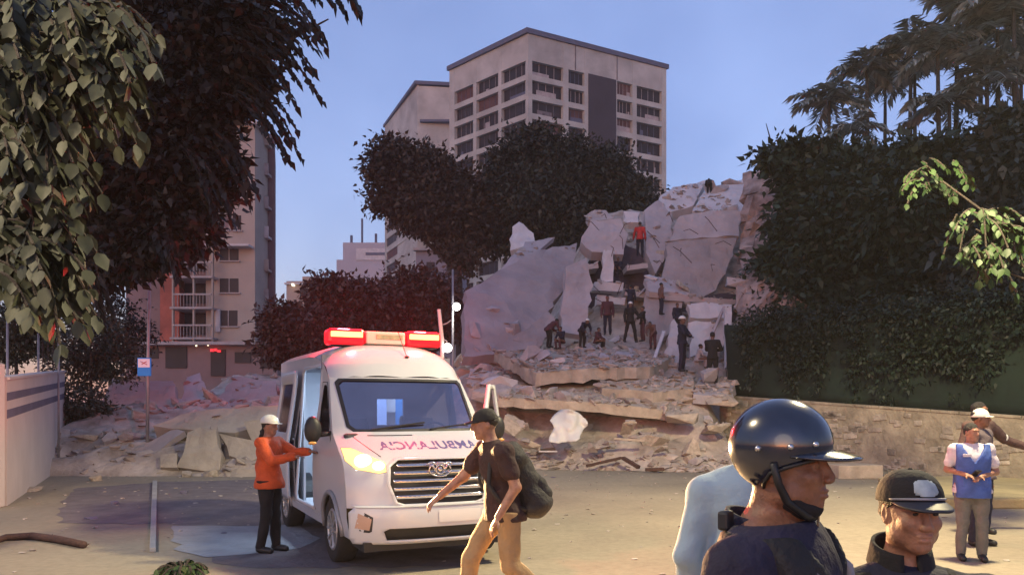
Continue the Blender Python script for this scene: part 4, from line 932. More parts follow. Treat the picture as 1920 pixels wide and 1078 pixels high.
# loose debris: medium pieces one by one, grit as one mass, dropped onto whatever lies below
from mathutils.bvhtree import BVHTree
bpy.context.view_layer.update()
tv, tf = [], []
for o in list(C.objects):
    if o.type == 'MESH' and o.name.split('.')[0] in ('rubble', 'fallen_slab', 'floor_edge', 'masonry_block'):
        b = len(tv); mw = o.matrix_world; tv += [mw @ v.co for v in o.data.vertices]; tf += [[b+i for i in p.vertices] for p in o.data.polygons]
BV = BVHTree.FromPolygons(tv, tf)
r = random.Random(21); cnt = 0
while cnt < 85:
    x, y = r.uniform(-1.5, 11), r.uniform(24, 44); h = BV.ray_cast(Vector((x, y, 30)), Vector((0, 0, -1)))
    if h[0] is None or h[0].z < .8 or x/y*F+960 > 1420 or abs(h[1].z) < .62: continue
    s = r.choice([.2, .3, .42, .55]); o = chunk(x, y, s, z=h[0].z-s*.1, m=r.choice([M_CONC, M_SLAB, M_CONC_D, M_SLAB2, M_CONC_L]), lab='angular grey piece of broken floor lying on the ruin', grp='angular pieces strewn over the ruin', flat=r.uniform(.25, .9), tilt=1.2); o.name = 'broken_piece'; o['label'] = TONE[o.data.materials[0].name]+(' small' if s < .25 else ' medium' if s < .35 else ' large' if s < .5 else ' very large')+' angular piece '+whereabouts(x, y, h[0].z); cnt += 1
base = [np.array([v.co[:] for v in c.vertices]) for c in CHUNKS]; bf = [[list(p.vertices) for p in c.polygons] for c in CHUNKS]
V_, F_ = [], []; off = 0; cnt = 0
while cnt < 6500:
    x, y = (r.uniform(-1.5, 11), 22+22*r.random()**1.3) if r.random() < .86 else (r.uniform(-15, -2), r.uniform(20, 32))
    h = BV.ray_cast(Vector((x, y, 30)), Vector((0, 0, -1)))
    if h[0] is None or abs(h[1].z) < .8: continue
    i = r.randrange(len(base)); s = r.choice([.03, .04, .06, .08, .12, .16]); a = r.uniform(0, 6.28); M = (Matrix.Rotation(a, 3, 'Z') @ Matrix.Rotation(r.uniform(-1, 1), 3, 'X'))
    q = base[i]*s*np.array([r.uniform(.6, 1.6), 1, r.uniform(.3, .9)]); q = q@np.array(M).T+np.array(h[0]); V_.append(q); F_ += [[k+off for k in f] for f in bf[i]]; off += len(q); cnt += 1
o = link('grit', np.concatenate(V_), F_, mat('grit', (.36, .31, .28), .95, .2, 1.5, .5, island=.3)); tag(o, 'fine broken masonry grit and fragments covering the ruin', 'grit', kind='stuff')
r = random.Random(9)
V_, F_ = [], []; off = 0
for k in range(1500):                          # crumbs and pebbles on the road
    y = 8+14*r.random()**.7; x = r.uniform(-.75, .62)*y; d_ = (y-8)/14
    if r.random() > .25+.75*d_: continue
    i = r.randrange(len(base)); s = r.choice([.008, .012, .02, .03]); q = base[i]*s*np.array([r.uniform(.7, 1.6), 1, .6])+np.array((x, y, s*.3)); V_.append(q); F_ += [[j+off for j in f] for f in bf[i]]; off += len(q)
o = link('road_grit', np.concatenate(V_), F_, MATS['grit']); tag(o, 'crumbs and pebbles scattered over the dusty road', 'grit', kind='stuff')

# ------------------------------------------------------------------ ambulance
TH = R(25.5)
amb = empty('ambulance', (-.77, 8.75, 0), TH); 
# local axes: x across (negative = image left), y backwards, z up
amb.rotation_euler = (0, 0, TH)
tag(amb, 'white ambulance van with lit headlight and red roof beacons', 'ambulance')
PROF = [(.28, .12), (.45, .02), (.70, .0), (.95, .03), (1.10, .09), (1.22, .2), (1.33, .42), (1.43, .66), (1.49, .78), (2.15, 1.36), (2.38, 1.56), (2.52, 1.80), (2.60, 2.1), (2.64, 2.6), (2.66, 5.2)]
def yprof(z): return interp(z, PROF)
def zprof(y): return interp(y, [(b, a) for a, b in PROF[2:]])
def wid(z): return interp(z, [(.28, .93), (.6, .98), (1.0, .99), (1.3, .985), (1.5, .955), (2.1, .87), (2.7, .86)])
def FR(off=0):
    def f(x, z): return Vector((x, yprof(z)+.27*abs(x/wid(z))**3.6-off, z))
    return f
def RF(off=0):
    def f(x, y):
        u_ = abs(x/.86); bl = sm(1.36, 2.3, y); return Vector((x, y, zprof(y-.27*u_**3.6)-.17*u_**3.6*bl+off))
    return f
def SD(s_, off=0):
    def f(y, z): return Vector((s_*(wid(z)+off), y, z))
    return f
def sym(pts): return [(-x, z) for x, z in reversed(pts)]
ws_ = [(-.80, 1.56), (-.74, 1.505), (.74, 1.505), (.80, 1.56), (.815, 2.08), (.77, 2.125), (-.77, 2.125), (-.815, 2.08)]
hl = [(-.955, 1.33), (-.965, 1.20), (-.88, 1.11), (-.66, 1.065), (-.585, 1.08), (-.575, 1.18), (-.70, 1.24), (-.86, 1.33)]
gr = [(-.50, .76), (-.42, .735), (.42, .735), (.50, .76), (.57, .95), (.545, 1.14), (.44, 1.21), (-.44, 1.21), (-.545, 1.14), (-.57, .95)]
zz = [.70, .8, .9, 1.0, 1.1, 1.2, 1.3, 1.4, 1.5, 1.7, 1.9, 2.1]
outer = [(-wid(z)*.999, z) for z in reversed(zz)]+[(wid(z)*.999, z) for z in zz]+[(.865, 2.15), (-.865, 2.15)]
body = panel('body', outer, [ws_, hl, sym(hl), gr], FR(), M_WHITE, amb, .06)
tag(body, 'white front with slatted grille')
panel('roof', [(-.86, 1.64), (-.8, 1.57), (-.7, 1.49), (-.5, 1.40), (0, 1.361), (.5, 1.40), (.7, 1.49), (.8, 1.57), (.86, 1.64), (.86, 5.1), (-.86, 5.1)], [], RF(), M_WHITE, amb, .09)
panel('windscreen', ws_, [], FR(-.012), M_GLASS, amb, .08)
sc_ = .955; panel('windscreen_seal', [(x*1.012, 1.815+(z-1.815)*1.03) for x, z in ws_], [[(x*.965, 1.815+(z-1.815)*.93) for x, z in ws_]], FR(.006), M_BLACK, amb, .06)
# black cowl and wipers
mb = MB(); f = FR(.02)
for a, b in (((-.55, 1.52), (.1, 1.60)), ((.15, 1.52), (.72, 1.58))): mb.bar(f(*a), f(*b), .018, .02)
mb.build('wiper', M_BLACK, amb)
panel('bonnet_gap', [(-.62, 1.452), (-.1, 1.452), (-.1, 1.462), (-.62, 1.462)], [], FR(.004), M_BLACK, amb, .05)
# bonnet seams
mb = MB(); f = FR(.003)
for s_ in (-1, 1):
    pts = [f(s_*x, z) for x, z in ((.60, 1.24), (.68, 1.32), (.76, 1.42), (.80, 1.48))]; mb.tube(pts, .004, 4)
mb.build('bonnet_seam', M_BLACK, amb)
# headlights
M_HL = mat('headlight_on', (.3, .2, .1), .3, .02, 3, emit=(1, .50, .13), es=.62); M_HLO = mat('headlight_lens', (.35, .33, .32), .15, .2, 8, spec=.8)
h1 = panel('headlight', [(x*.99-.004, 1.2+(z-1.2)*.97) for x, z in hl], [], FR(-.01), M_HL, amb, .04)
mb = MB(); f = FR(.03); mb.ell(f(-.80, 1.2), (.10, .045, .075)); mb.ell(f(-.66, 1.15), (.07, .045, .05)); mb.build('reflector', mat('headlight_core', (.4, .35, .25), .3, .01, 1, emit=(1, .80, .42), es=.8), h1, True)
h2 = panel('headlight', [(x*.99+.004, 1.2+(z-1.2)*.97) for x, z in sym(hl)], [], FR(-.01), M_HL, amb, .04)
mb = MB(); mb.ell(f(.80, 1.2), (.075, .04, .06)); mb.ell(f(.66, 1.15), (.06, .04, .045)); mb.build('reflector', MATS['headlight_core'], h2, True)
# grille: dark recess, chrome slats, chrome rim, emblem
panel('grille', gr, [], FR(-.05), M_BLACK, amb, .06)
for k in range(5):
    z = .80+.083*k; w = .50+.02*math.sin(k)-(0 if k < 4 else .03); o = panel('grille_slat', [(-w, z), (w, z), (w+.01, z+.034), (-w-.01, z+.034)], [], FR(.012-.006*k), M_CHROME, amb, .05, th=.012)
panel('grille_surround', [(x*1.05, .97+(z-.97)*1.07) for x, z in gr], [[(x*.985, .97+(z-.97)*.975) for x, z in gr]], FR(.012), MATS['white_paint'], amb, .05, th=.01)
mb = MB(); c0 = FR(.04)(0, 1.10)
def ringm(mb, c, rx, rz, r_, n=28, a0=0, a1=360, y=0): mb.tube([c+Vector((rx*math.cos(R(a0+(a1-a0)*i/n)), y, rz*math.sin(R(a0+(a1-a0)*i/n)))) for i in range(n+1)], r_, 6)
ringm(mb, c0, .125, .075, .011); ringm(mb, c0, .05, .05, .011, y=-.005); ringm(mb, c0+Vector((-.095, 0, .03)), .055, .05, .010, 14, -60, 150); ringm(mb, c0+Vector((.095, 0, .03)), .055, .05, .010, 14, 30, 240)
mb.tube([c0+Vector((-.05, 0, -.01)), c0+Vector((-.10, 0, .06))], .012, 6); mb.tube([c0+Vector((.05, 0, -.01)), c0+Vector((.10, 0, .06))], .012, 6); mb.ell(c0, (.03, .015, .03))
mb.build('emblem', M_CHROME, amb, True)
# bumper
def BM(off=0):
    def f(x, z):
        t_ = (z-.30)/.44; return Vector((x, -.10+.30*abs(x/.98)**4+.09*abs(t_-.62)**2*2-off, z))
    return f
bo = [(-.97, .40), (-.93, .33), (.93, .33), (.97, .40), (.975, .66), (.92, .72), (-.92, .72), (-.975, .66)]
lo = [(-.62, .37), (.62, .37), (.66, .47), (.60, .50), (-.60, .50), (-.66, .47)]
fog0 = [(-.96, .46), (-.80, .455), (-.775, .47), (-.765, .62), (-.84, .665), (-.955, .68)]
fog = [(-.93, .50), (-.80, .48), (-.78, .60), (-.90, .66)]
bp_ = panel('bumper', bo, [lo], BM(), M_WHITE, amb, .05, th=.02)
for q_ in (fog0, sym(fog0)): panel('fog_lamp_recess', q_, [], BM(.0125), M_BLACK, bp_, .05)
panel('bumper_intake', lo, [], BM(-.05), M_BLACK, bp_, .06)
panel('fog_lamp', fog, [], BM(.014), mat('orange_reflector', (.42, .27, .20), .4, .1, 5), bp_, .04); panel('fog_lamp', sym(fog), [], BM(.014), MATS['orange_reflector'], bp_, .04)
panel('number_plate', rrect(-.07, .42, .545, .675, .012), [], BM(.016), mat('plate_white', (.62, .6, .6), .5, .05, 3), bp_, .05)
panel('bumper_top', [(-.92, .722), (.92, .722), (.95, .74), (-.95, .74)], [], lambda x, z: Vector((x, FR()(x, .75).y-.11*(1-(z-.722)/.018), .722+(z-.722)*.6)), M_WHITE, bp_, .06)
mb = MB(); mb.box((0, .5, .30), (1.7, .9, .10)); mb.box((0, 2.6, .36), (1.5, 4.6, .12)); mb.build('underbody', M_BLACK, amb)
# sides
yb = [.72, .9, 1.0, 1.1, 1.2, 1.3, 1.4, 1.5, 1.7, 1.9, 2.1, 2.15]
front_edge = [(yprof(z)+.27, z) for z in yb]
def topz(y): return RF()(.86, y).z
top_edge = [(y, topz(y)) for y in (1.75, 1.9, 2.1, 2.4, 3.0, 4.0, 5.1)]
def arch(yc, r_=.44, z0=.36, n=14): return [(yc-r_*math.cos(math.pi*i/n), z0+r_*math.sin(math.pi*i/n)*.98) for i in range(n+1)]
def side_outer(z0=.36): return [(.30, z0), (.28, .5)]+[(.275, .68)]+front_edge+top_edge+[(5.1, z0)]+list(reversed(arch(4.05)))+list(reversed(arch(1.0)))
win = [(1.22, 1.50), (1.30, 1.62), (1.66, 2.03), (1.72, 2.06), (1.84, 2.06), (1.86, 2.02), (1.86, 1.46), (1.26, 1.46)]
door_open = [(2.02, .50), (3.16, .50), (3.22, .58), (3.22, 2.25), (3.16, 2.32), (2.08, 2.32), (2.02, 2.25)]
sl_ = panel('side_panel', side_outer(), [win, door_open], SD(-1), M_WHITE, amb, .09)
panel('side_window', win, [], SD(-1, -.012), glass('side_glass', (.10, .09, .11), .10), amb, .1)
cab = [(1.10, .52), (1.95, .52), (1.95, 2.09), (1.68, 2.10), (1.14, 1.55), (1.10, 1.4)]
sr_ = panel('side_panel', side_outer(), [cab, rrect(2.3, 3.2, 1.45, 2.05, .06), rrect(3.5, 4.8, 1.45, 2.05, .06)], SD(1), M_WHITE, amb, .09)
for a, b in ((2.3, 3.2), (3.5, 4.8)): panel('side_window', rrect(a, b, 1.45, 2.05, .06), [], SD(1, -.01), MATS.get('x') or M_GLASS, amb, .12)
# side stripes, seams, sill, door handle
for zz0, zz1 in ((1.20, 1.30),):
    panel('side_stripe', [(3.3, zz0), (5.0, zz0), (5.0, zz1), (3.3, zz1)], [], SD(-1, .004), mat('blue_stripe', (.03, .07, .3), .4, .05, 3), amb, .1)
mb = MB(); f = SD(-1, .003)
def line(pts): mb.tube([f(*p) for p in pts], .005, 4)
line([(1.09, .55), (1.09, 1.42), (1.25, 1.60), (1.66, 2.09), (1.93, 2.10)]); line([(1.93, .50), (1.93, 2.10)]); line([(3.3, .9), (5.05, .9)])
mb.build('door_seam', M_BLACK, amb)
mb = MB(); mb.bar(f(1.72, 1.22)+Vector((-.02, 0, 0)), f(1.88, 1.22)+Vector((-.02, 0, 0)), .03, .025); mb.build('door_handle', M_BLACK, amb, bevel=.005)
for s_ in (-1, 1):
    for yc in (1.0, 4.05):
        mb = MB(); mb.tube([SD(s_, .012)(a, b) for a, b in arch(yc, .455)], .03, 6); mb.build('arch_trim', M_BLACK if yc > 9 else M_GREYMETAL, amb, True)
        # wheel-well liner
        q = MB(); ar = arch(yc, .445); k = len(ar); q.add([Vector((s_*.97, a, b)) for a, b in ar]+[Vector((s_*.62, a, b)) for a, b in ar], [(i, i+1, i+1+k, i+k) for i in range(k-1)]+[tuple(range(k, 2*k))]); q.build('wheel_well', M_BLACK, amb)
mb = MB(); f = SD(-1, .01); mb.prism([f(1.47, .36), f(3.58, .36), f(3.58, .46), f(1.47, .46)], (.05, 0, 0)); f = SD(1, .01); mb.prism([f(1.47, .36), f(3.58, .36), f(3.58, .46), f(1.47, .46)], (-.05, 0, 0)); mb.build('sill', M_WHITE, amb)
# door opening frame
mb = MB(); f = SD(-1, -.01); d_ = door_open+[door_open[0]]; mb.tube([f(*p) for p in d_], .022, 6); mb.build('door_frame', MATS['white_paint'], amb, True)
# slid-back side door and its window, running proud of the body
sdoor = panel('sliding_door', rrect(3.26, 4.42, .50, 2.30, .05), [rrect(3.40, 4.28, 1.42, 2.12, .06)], SD(-1, .09), M_WHITE, amb, .12, th=.04)
panel('door_window', rrect(3.40, 4.28, 1.42, 2.12, .06), [], SD(-1, .09), mat('dark_red_glass', (.04, .01, .015), .12, .2, 2, spec=.7), sdoor, .12)
mb = MB(); f = SD(-1, .03); mb.bar(f(3.2, 1.34), f(4.9, 1.34), .02, .03); mb.build('door_rail', M_GREYMETAL, amb)
# rear wall
mb = MB(); mb.box((0, 5.1, 1.42), (1.7, .05, 2.0)); mb.build('rear_door', M_WHITE, amb)
# wheels
def wheel(x, y):
    w = MB(); s_ = -1 if x < 0 else 1; rr = .375
    prof = [(.10, .22), (.115, .28), (.12, .345), (.10, .37), (.05, .378), (-.05, .378), (-.10, .37), (-.12, .345), (-.11, .25)]
    n = 36; vs = []; fs = []
    for i in range(n):
        a = 2*math.pi*i/n
        for (dx, r_) in prof: vs.append((s_*dx, r_*math.cos(a), r_*math.sin(a)))
    k = len(prof)
    for i in range(n):
        for j in range(k-1): fs.append((i*k+j, i*k+j+1, ((i+1) % n)*k+j+1, ((i+1) % n)*k+j))
    t_ = MB(); t_.add(vs, fs); wo = t_.build('wheel', M_RUBBER, amb, True); wo.location = (x, y, .375)
    m2 = MB(); m2.cyl((s_*-.09, 0, 0), (s_*.06, 0, 0), .225, 32)
    rim = m2.build('rim', M_BLACK, wo, True)
    m3 = MB(); ringm2 = [Vector((s_*.10, .225*math.cos(a), .225*math.sin(a))) for a in [2*math.pi*i/32 for i in range(33)]]; m3.tube(ringm2, .018, 6)
    for i in range(10):
        a = 2*math.pi*i/10; m3.bar((s_*.085, .05*math.cos(a), .05*math.sin(a)), (s_*.098, .215*math.cos(a), .215*math.sin(a)), .055, .03)
    m3.cyl((s_*.04, 0, 0), (s_*.115, 0, 0), .075, 20)
    for i in range(6): a = 2*math.pi*i/6+.3; m3.cyl((s_*.10, .052*math.cos(a), .052*math.sin(a)), (s_*.125, .052*math.cos(a), .052*math.sin(a)), .010, 8)
    m3.build('spokes', M_ALLOY, wo)
for x in (-.86, .86):
    for y in (1.0, 4.05): wheel(x, y)
# mirrors
for s_ in (-1, 1):
    mb = MB(); c = Vector((s_*1.17, 1.10, 1.52)); mb.ell(c, (.10, .07, .155), 16, 10); mo = mb.build('mirror', M_BLACK, amb, True)
    mb = MB(); mb.ell(c+Vector((0, .06, 0)), (.09, .02, .16), 14, 8); mb.build('mirror_glass', M_CHROME, mo, True)
    mb = MB(); mb.tube([(s_*.93, 1.14, 1.48), (s_*1.1, 1.12, 1.46)], .03, 8); mb.build('mirror_arm', M_BLACK, mo, True)
    mb = MB(); mb.ell(c+Vector((s_*.02, -.07, -.15)), (.05, .015, .02), 10, 6); mb.build('indicator', mat('amber_lens', (.6, .3, .08), .3, .1, 4), mo, True)
# opened front door on the far side
dh = empty('front_door', (.97, 1.10, 0)); dh.parent = amb; dh.rotation_euler = (0, 0, R(-40))
dl = Matrix.Translation((-.97, -1.10, 0))
def DR(off=0): return lambda y, z: Vector((wid(z)-.97+off, y-1.10, z))
cabw = [(1.22, 1.50), (1.70, 2.03), (1.88, 2.03), (1.88, 1.46), (1.25, 1.46)]
dp = panel('door_panel', [(1.12, .54), (1.94, .54), (1.94, 2.08), (1.67, 2.09), (1.15, 1.56), (1.12, 1.4)], [cabw], DR(), M_WHITE, dh, .1, th=.045)
panel('door_glass', cabw, [], DR(), M_GLASS, dh, .12)
# light bar on the roof
lb = empty('light_bar', (0, 2.22, 2.565)); lb.parent = amb
mb = MB(); mb.box((0, 0, .03), (1.46, .2, .03)); mb.box((-.4, 0, -.03), (.08, .16, .12)); mb.box((.4, 0, -.03), (.08, .16, .12)); mb.build('base', M_BLACK, lb, bevel=.01)
M_RLENS = mat('red_beacon_lens', (.5, .01, .01), .2, .05, 3, emit=(1, .0, .012), es=.28); M_RHOT = mat('beacon_core', (.3, .2, .1), .3, .01, 1, emit=(1, .52, .13), es=.75)
for s_ in (-1, 1):
    mb = MB(); mb.box((s_*.53, 0, .135), (.50, .27, .215)); be = mb.build('beacon', M_RLENS, lb, bevel=.05)
    mb = MB(); mb.box((s_*.53, -.137, .165), (.42, .02, .07)); mb.build('lamp_strip', M_RHOT, lb, bevel=.009)
    q = bpy.data.lights.new('beacon_light', 'POINT'); q.energy = 110; q.color = (1, .01, .015); q.shadow_soft_size = .1; qo = bpy.data.objects.new('beacon_light', q); C.objects.link(qo); qo.parent = lb; qo.location = (s_*.53, -.02, .36)
for s_ in (-1, 1):
    q = bpy.data.lights.new('beacon_beam', 'SPOT'); q.energy = 420; q.color = (1, .01, .02); q.spot_size = R(50); q.spot_blend = .8; q.shadow_soft_size = .08
    qo = bpy.data.objects.new('beacon_beam', q); C.objects.link(qo); qo.parent = lb; qo.location = (s_*.53, .22, .25); qo.rotation_euler = (R(96), 0, R(-8))
mb = MB(); mb.box((0, 0, .135), (.54, .22, .17)); sp_ = mb.build('speaker_box', mat('cream_plastic', (.6, .5, .42), .5, .06, 4), lb, bevel=.02)
mb = MB(); mb.box((.05, -.112, .15), (.36, .008, .06)); mb.build('speaker_grille', mat('olive_lettering', (.3, .3, .18), .6, .3, 14), sp_)
# aerial
mb = MB(); a = RF()(.13, 1.62)+Vector((0, 0, .01)); mb.ell(a, (.03, .03, .02)); mb.tube([a, a+Vector((-.01, .16, .18)), a+Vector((-.02, .3, .34))], .005, 5); mb.build('aerial', M_BLACK, amb, True)
# marker lamps on the roof edge
# lettering on the bonnet, mirrored as on ambulances
M_TXT = mat('blue_grey_lettering', (.05, .08, .22), .5, .1, 5)
def text_mesh(s, size):
    cu = bpy.data.curves.new('lettering', 'FONT'); cu.body = s; cu.size = size; cu.align_x = 'CENTER'; cu.align_y = 'CENTER'; cu.resolution_u = 2; cu.offset = .004
    o = bpy.data.objects.new('tmp', cu); C.objects.link(o); me = bpy.data.meshes.new_from_object(o); bpy.data.objects.remove(o); return me
me = text_mesh('AMBULANCIA', .155); f = FR(.004)
for v in me.vertices: x, y_ = v.co.x, v.co.y; v.co = f(-x*1.22+.03, 1.345+y_*.72)
me.materials.append(M_TXT); o = bpy.data.objects.new('lettering', me); C.objects.link(o); o.parent = amb
# interior
M_INT = mat('interior_white', (.66, .68, .72), .6, .05, 3); M_SEAT = mat('seat_fabric', (.035, .035, .05), .9, .3, 12); M_DASH = mat('dashboard', (.04, .04, .045), .7, .2, 6)
mb = MB(); mb.box((0, 1.02, 1.38), (1.74, .42, .20)); mb.box((0, .9, 1.0), (1.7, .3, .6)); mb.build('dashboard', M_DASH, amb, bevel=.04)
mb = MB(); mb.tube([Vector((.42+.19*math.cos(a), 1.32+.08*math.sin(a), 1.42+.17*math.sin(a))) for a in [2*math.pi*i/24 for i in range(25)]], .016, 6); mb.bar((.24, 1.33, 1.42), (.6, 1.33, 1.42), .03, .02); mb.build('steering_wheel', M_BLACK, amb, True)
for x in (-.48, .42):
    s_ = empty('seat', (x, 1.78, .9)); s_.parent = amb
    mb = MB(); mb.box((0, 0, .0), (.5, .5, .16)); mb.build('cushion', M_SEAT, s_, bevel=.05)
    mb = MB(); mb.box((0, .26, .42), (.48, .14, .72), M=Matrix.Rotation(-.12, 4, 'X')); mb.build('backrest', M_SEAT, s_, bevel=.05)
    mb = MB(); mb.box((0, .33, .90), (.26, .10, .2), M=Matrix.Rotation(-.12, 4, 'X')); mb.build('headrest', M_SEAT, s_, bevel=.04)
mb = MB()                                       # partition with an opening to the lit rear cabin
for c, d3 in (((-.51, 2.28, 1.5), (.72, .04, 1.9)), ((.54, 2.28, 1.5), (.66, .04, 1.9)), ((.03, 2.28, 1.05), (.36, .04, 1.0)), ((.03, 2.28, 2.17), (.36, .04, .56))): mb.box((c[0], c[1]-.25, c[2]), d3)
mb.build('partition', mat('partition_grey', (.16, .15, .2), .8, .15, 3), amb)
mb = MB(); mb.box((0, 2.7, .44), (1.72, 3.6, .05)); mb.box((0, 3.5, 2.44), (1.5, 2.9, .03)); mb.box((.84, 3.5, 1.4), (.03, 2.9, 1.9)); mb.box((0, 5.02, 1.4), (1.6, .03, 1.9)); mb.box((-.84, 4.15, 1.4), (.03, 1.75, 1.9)); mb.build('cabin_lining', M_INT, amb)
mb = MB(); mb.box((.62, 3.6, .9), (.4, 2.0, .8)); mb.box((.66, 3.6, 1.95), (.32, 2.2, .5)); mb.build('cupboard', M_INT, amb, bevel=.02)
M_BLUELIT = mat('blue_cabin_panel', (.05, .25, .6), .5, .05, 3)
mb = MB(); mb.box((.6, 2.75, 1.3), (.4, .5, 1.3)); mb.build('blue_cabinet', M_BLUELIT, amb, bevel=.02)
mb = MB(); mb.box((-.05, 3.6, .75), (.5, 1.7, .12)); mb.tube([(-.25, 2.8, .5), (-.25, 4.4, .75)], .02, 6); mb.build('stretcher', M_GREYMETAL, amb, bevel=.03)
mb = MB(); mb.box((-.1, 3.2, 2.41), (.3, 1.6, .025)); mb.build('ceiling_lamp', mat('cabin_lamp', (.8, .9, 1), .5, .01, 1, emit=(.62, .78, 1), es=.5), amb)
mb = MB(); mb.box((.05, 3.1, 1.75), (.5, .02, .5)); mb.build('cabin_glow', mat('cabin_glow_panel', (.5, .65, 1), .5, .02, 2, emit=(.42, .6, 1), es=.17), amb)  # added glowing panel standing for the lit rear cabin
q = bpy.data.lights.new('cabin_light', 'AREA'); q.energy = 9; q.shape = 'RECTANGLE'; q.size = .3; q.size_y = 1.6; q.color = (.62, .8, 1); qo = bpy.data.objects.new('cabin_light', q); C.objects.link(qo); qo.parent = amb; qo.location = (-.1, 2.9, 2.37)
mb = MB(); mb.box((0, 1.95, 2.28), (1.3, .4, .03)); mb.build('cab_roof_lining', M_DASH, amb)
# headlight beams: real lamps at the lenses
for s_ in (-1, 1):
    q = bpy.data.lights.new('headlight_beam', 'SPOT'); q.energy = 750; q.color = (1, .60, .26); q.spot_size = R(84); q.spot_blend = .7; q.shadow_soft_size = .06
    qo = bpy.data.objects.new('headlight_beam', q); C.objects.link(qo); qo.parent = amb; qo.location = (s_*.76, -.06, 1.18); qo.rotation_euler = (R(-87), 0, 0)

# ------------------------------------------------------------------ people: distance-field bodies
class Field:
    def __init__(s): s.p = []
    def cap(s, a, ra, b, rb, k=.02, sub=False): s.p.append(('c', np.array(a, float), ra, np.array(b, float), rb, k, sub)); return s
    def ell(s, c, r, M=None, k=.02, sub=False): s.p.append(('e', np.array(c, float), np.array(r, float), None if M is None else np.array(M, float), 0, k, sub)); return s
    def bounds(s):
        lo = np.full(3, 9.); hi = -lo
        for q in s.p:
            if q[6]: continue
            if q[0] == 'c':
                for c, r_ in ((q[1], q[2]), (q[3], q[4])): lo = np.minimum(lo, c-r_); hi = np.maximum(hi, c+r_)
            else: m_ = q[2].max(); lo = np.minimum(lo, q[1]-m_); hi = np.maximum(hi, q[1]+m_)
        return lo, hi
    def mesh(s, name, m, parent, vox=.012, fine=None, infl=0, cut=None, wr=0, wf=22, seed=0, shell=0):
        lo, hi = s.bounds(); lo -= .05+infl; hi += .05+infl; ax = []
        for k in range(3):
            a = np.arange(lo[k], hi[k]+vox, vox)
            if fine is not None:
                c, rad, fv = fine; a = np.concatenate([a[a < c[k]-rad], np.arange(c[k]-rad, c[k]+rad, fv), a[a > c[k]+rad+fv*.5]])
            ax.append(a)
        X, Y_, Z = ax; Fd = np.full((len(X), len(Y_), len(Z)), .5, np.float32)
        for q in s.p:
            k = q[5]; mg = .05+k+infl
            if q[0] == 'c': l_ = np.minimum(q[1]-q[2], q[3]-q[4])-mg; h = np.maximum(q[1]+q[2], q[3]+q[4])+mg
            else: m_ = q[2].max(); l_ = q[1]-m_-mg; h = q[1]+m_+mg
            sl = tuple(slice(max(0, np.searchsorted(a, l_[i])-1), np.searchsorted(a, h[i])+1) for i, a in enumerate(ax))
            gx, gy, gz = np.meshgrid(X[sl[0]], Y_[sl[1]], Z[sl[2]], indexing='ij', sparse=True)
            if q[0] == 'c':
                a, b = q[1], q[3]; d = b-a; L = (d@d)+1e-9
                t = np.clip(((gx-a[0])*d[0]+(gy-a[1])*d[1]+(gz-a[2])*d[2])/L, 0, 1)
                D_ = np.sqrt((gx-a[0]-t*d[0])**2+(gy-a[1]-t*d[1])**2+(gz-a[2]-t*d[2])**2)-(q[2]+(q[4]-q[2])*t)
            else:
                px, py, pz = gx-q[1][0], gy-q[1][1], gz-q[1][2]
                if q[3] is not None:
                    M = q[3]; px, py, pz = (M[0][0]*px+M[1][0]*py+M[2][0]*pz, M[0][1]*px+M[1][1]*py+M[2][1]*pz, M[0][2]*px+M[1][2]*py+M[2][2]*pz)
                r_ = q[2]; k0 = np.sqrt((px/r_[0])**2+(py/r_[1])**2+(pz/r_[2])**2)+1e-6; k1 = np.sqrt((px/r_[0]**2)**2+(py/r_[1]**2)**2+(pz/r_[2]**2)**2)+1e-6
                D_ = k0*(k0-1)/k1
            o_ = Fd[sl]
            if q[6]: h_ = np.clip(.5-.5*(o_+D_)/k, 0, 1); Fd[sl] = o_*(1-h_)-D_*h_+k*h_*(1-h_)
            else: h_ = np.clip(.5+.5*(D_-o_)/k, 0, 1); Fd[sl] = D_*(1-h_)+o_*h_-k*h_*(1-h_)
        Fd -= infl
        gx, gy, gz = np.meshgrid(X, Y_, Z, indexing='ij', sparse=True)
        if wr:
            r_ = np.random.default_rng(seed); w = 0
            for i in range(5):
                v = r_.normal(size=3); v /= np.linalg.norm(v); v[2] *= 1.4; w = w+np.sin((gx*v[0]+gy*v[1]+gz*v[2])*wf*(1+.5*i)+r_.random()*6+1.3*np.sin(gz*13+gx*9+i))/(1+.4*i)
            Fd += (w*wr*.5).astype(np.float32)
        if shell: Fd = np.maximum(Fd, -(Fd+shell))
        if cut is not None: Fd = np.maximum(Fd, cut(gx, gy, gz))
        V, Q = nets(Fd, X, Y_, Z)
        o = link(name, [], [], m, parent); me = bpy.data.meshes.new(name); me.materials.append(m)
        me.vertices.add(len(V)); me.vertices.foreach_set('co', V.astype(np.float32).ravel()); me.loops.add(Q.size); me.loops.foreach_set('vertex_index', Q.astype(np.int32).ravel())
        me.polygons.add(len(Q)); me.polygons.foreach_set('loop_start', (np.arange(len(Q))*4).astype(np.int32)); me.update(calc_edges=True)
        me.polygons.foreach_set('use_smooth', [True]*len(Q)); o.data = me
        return o
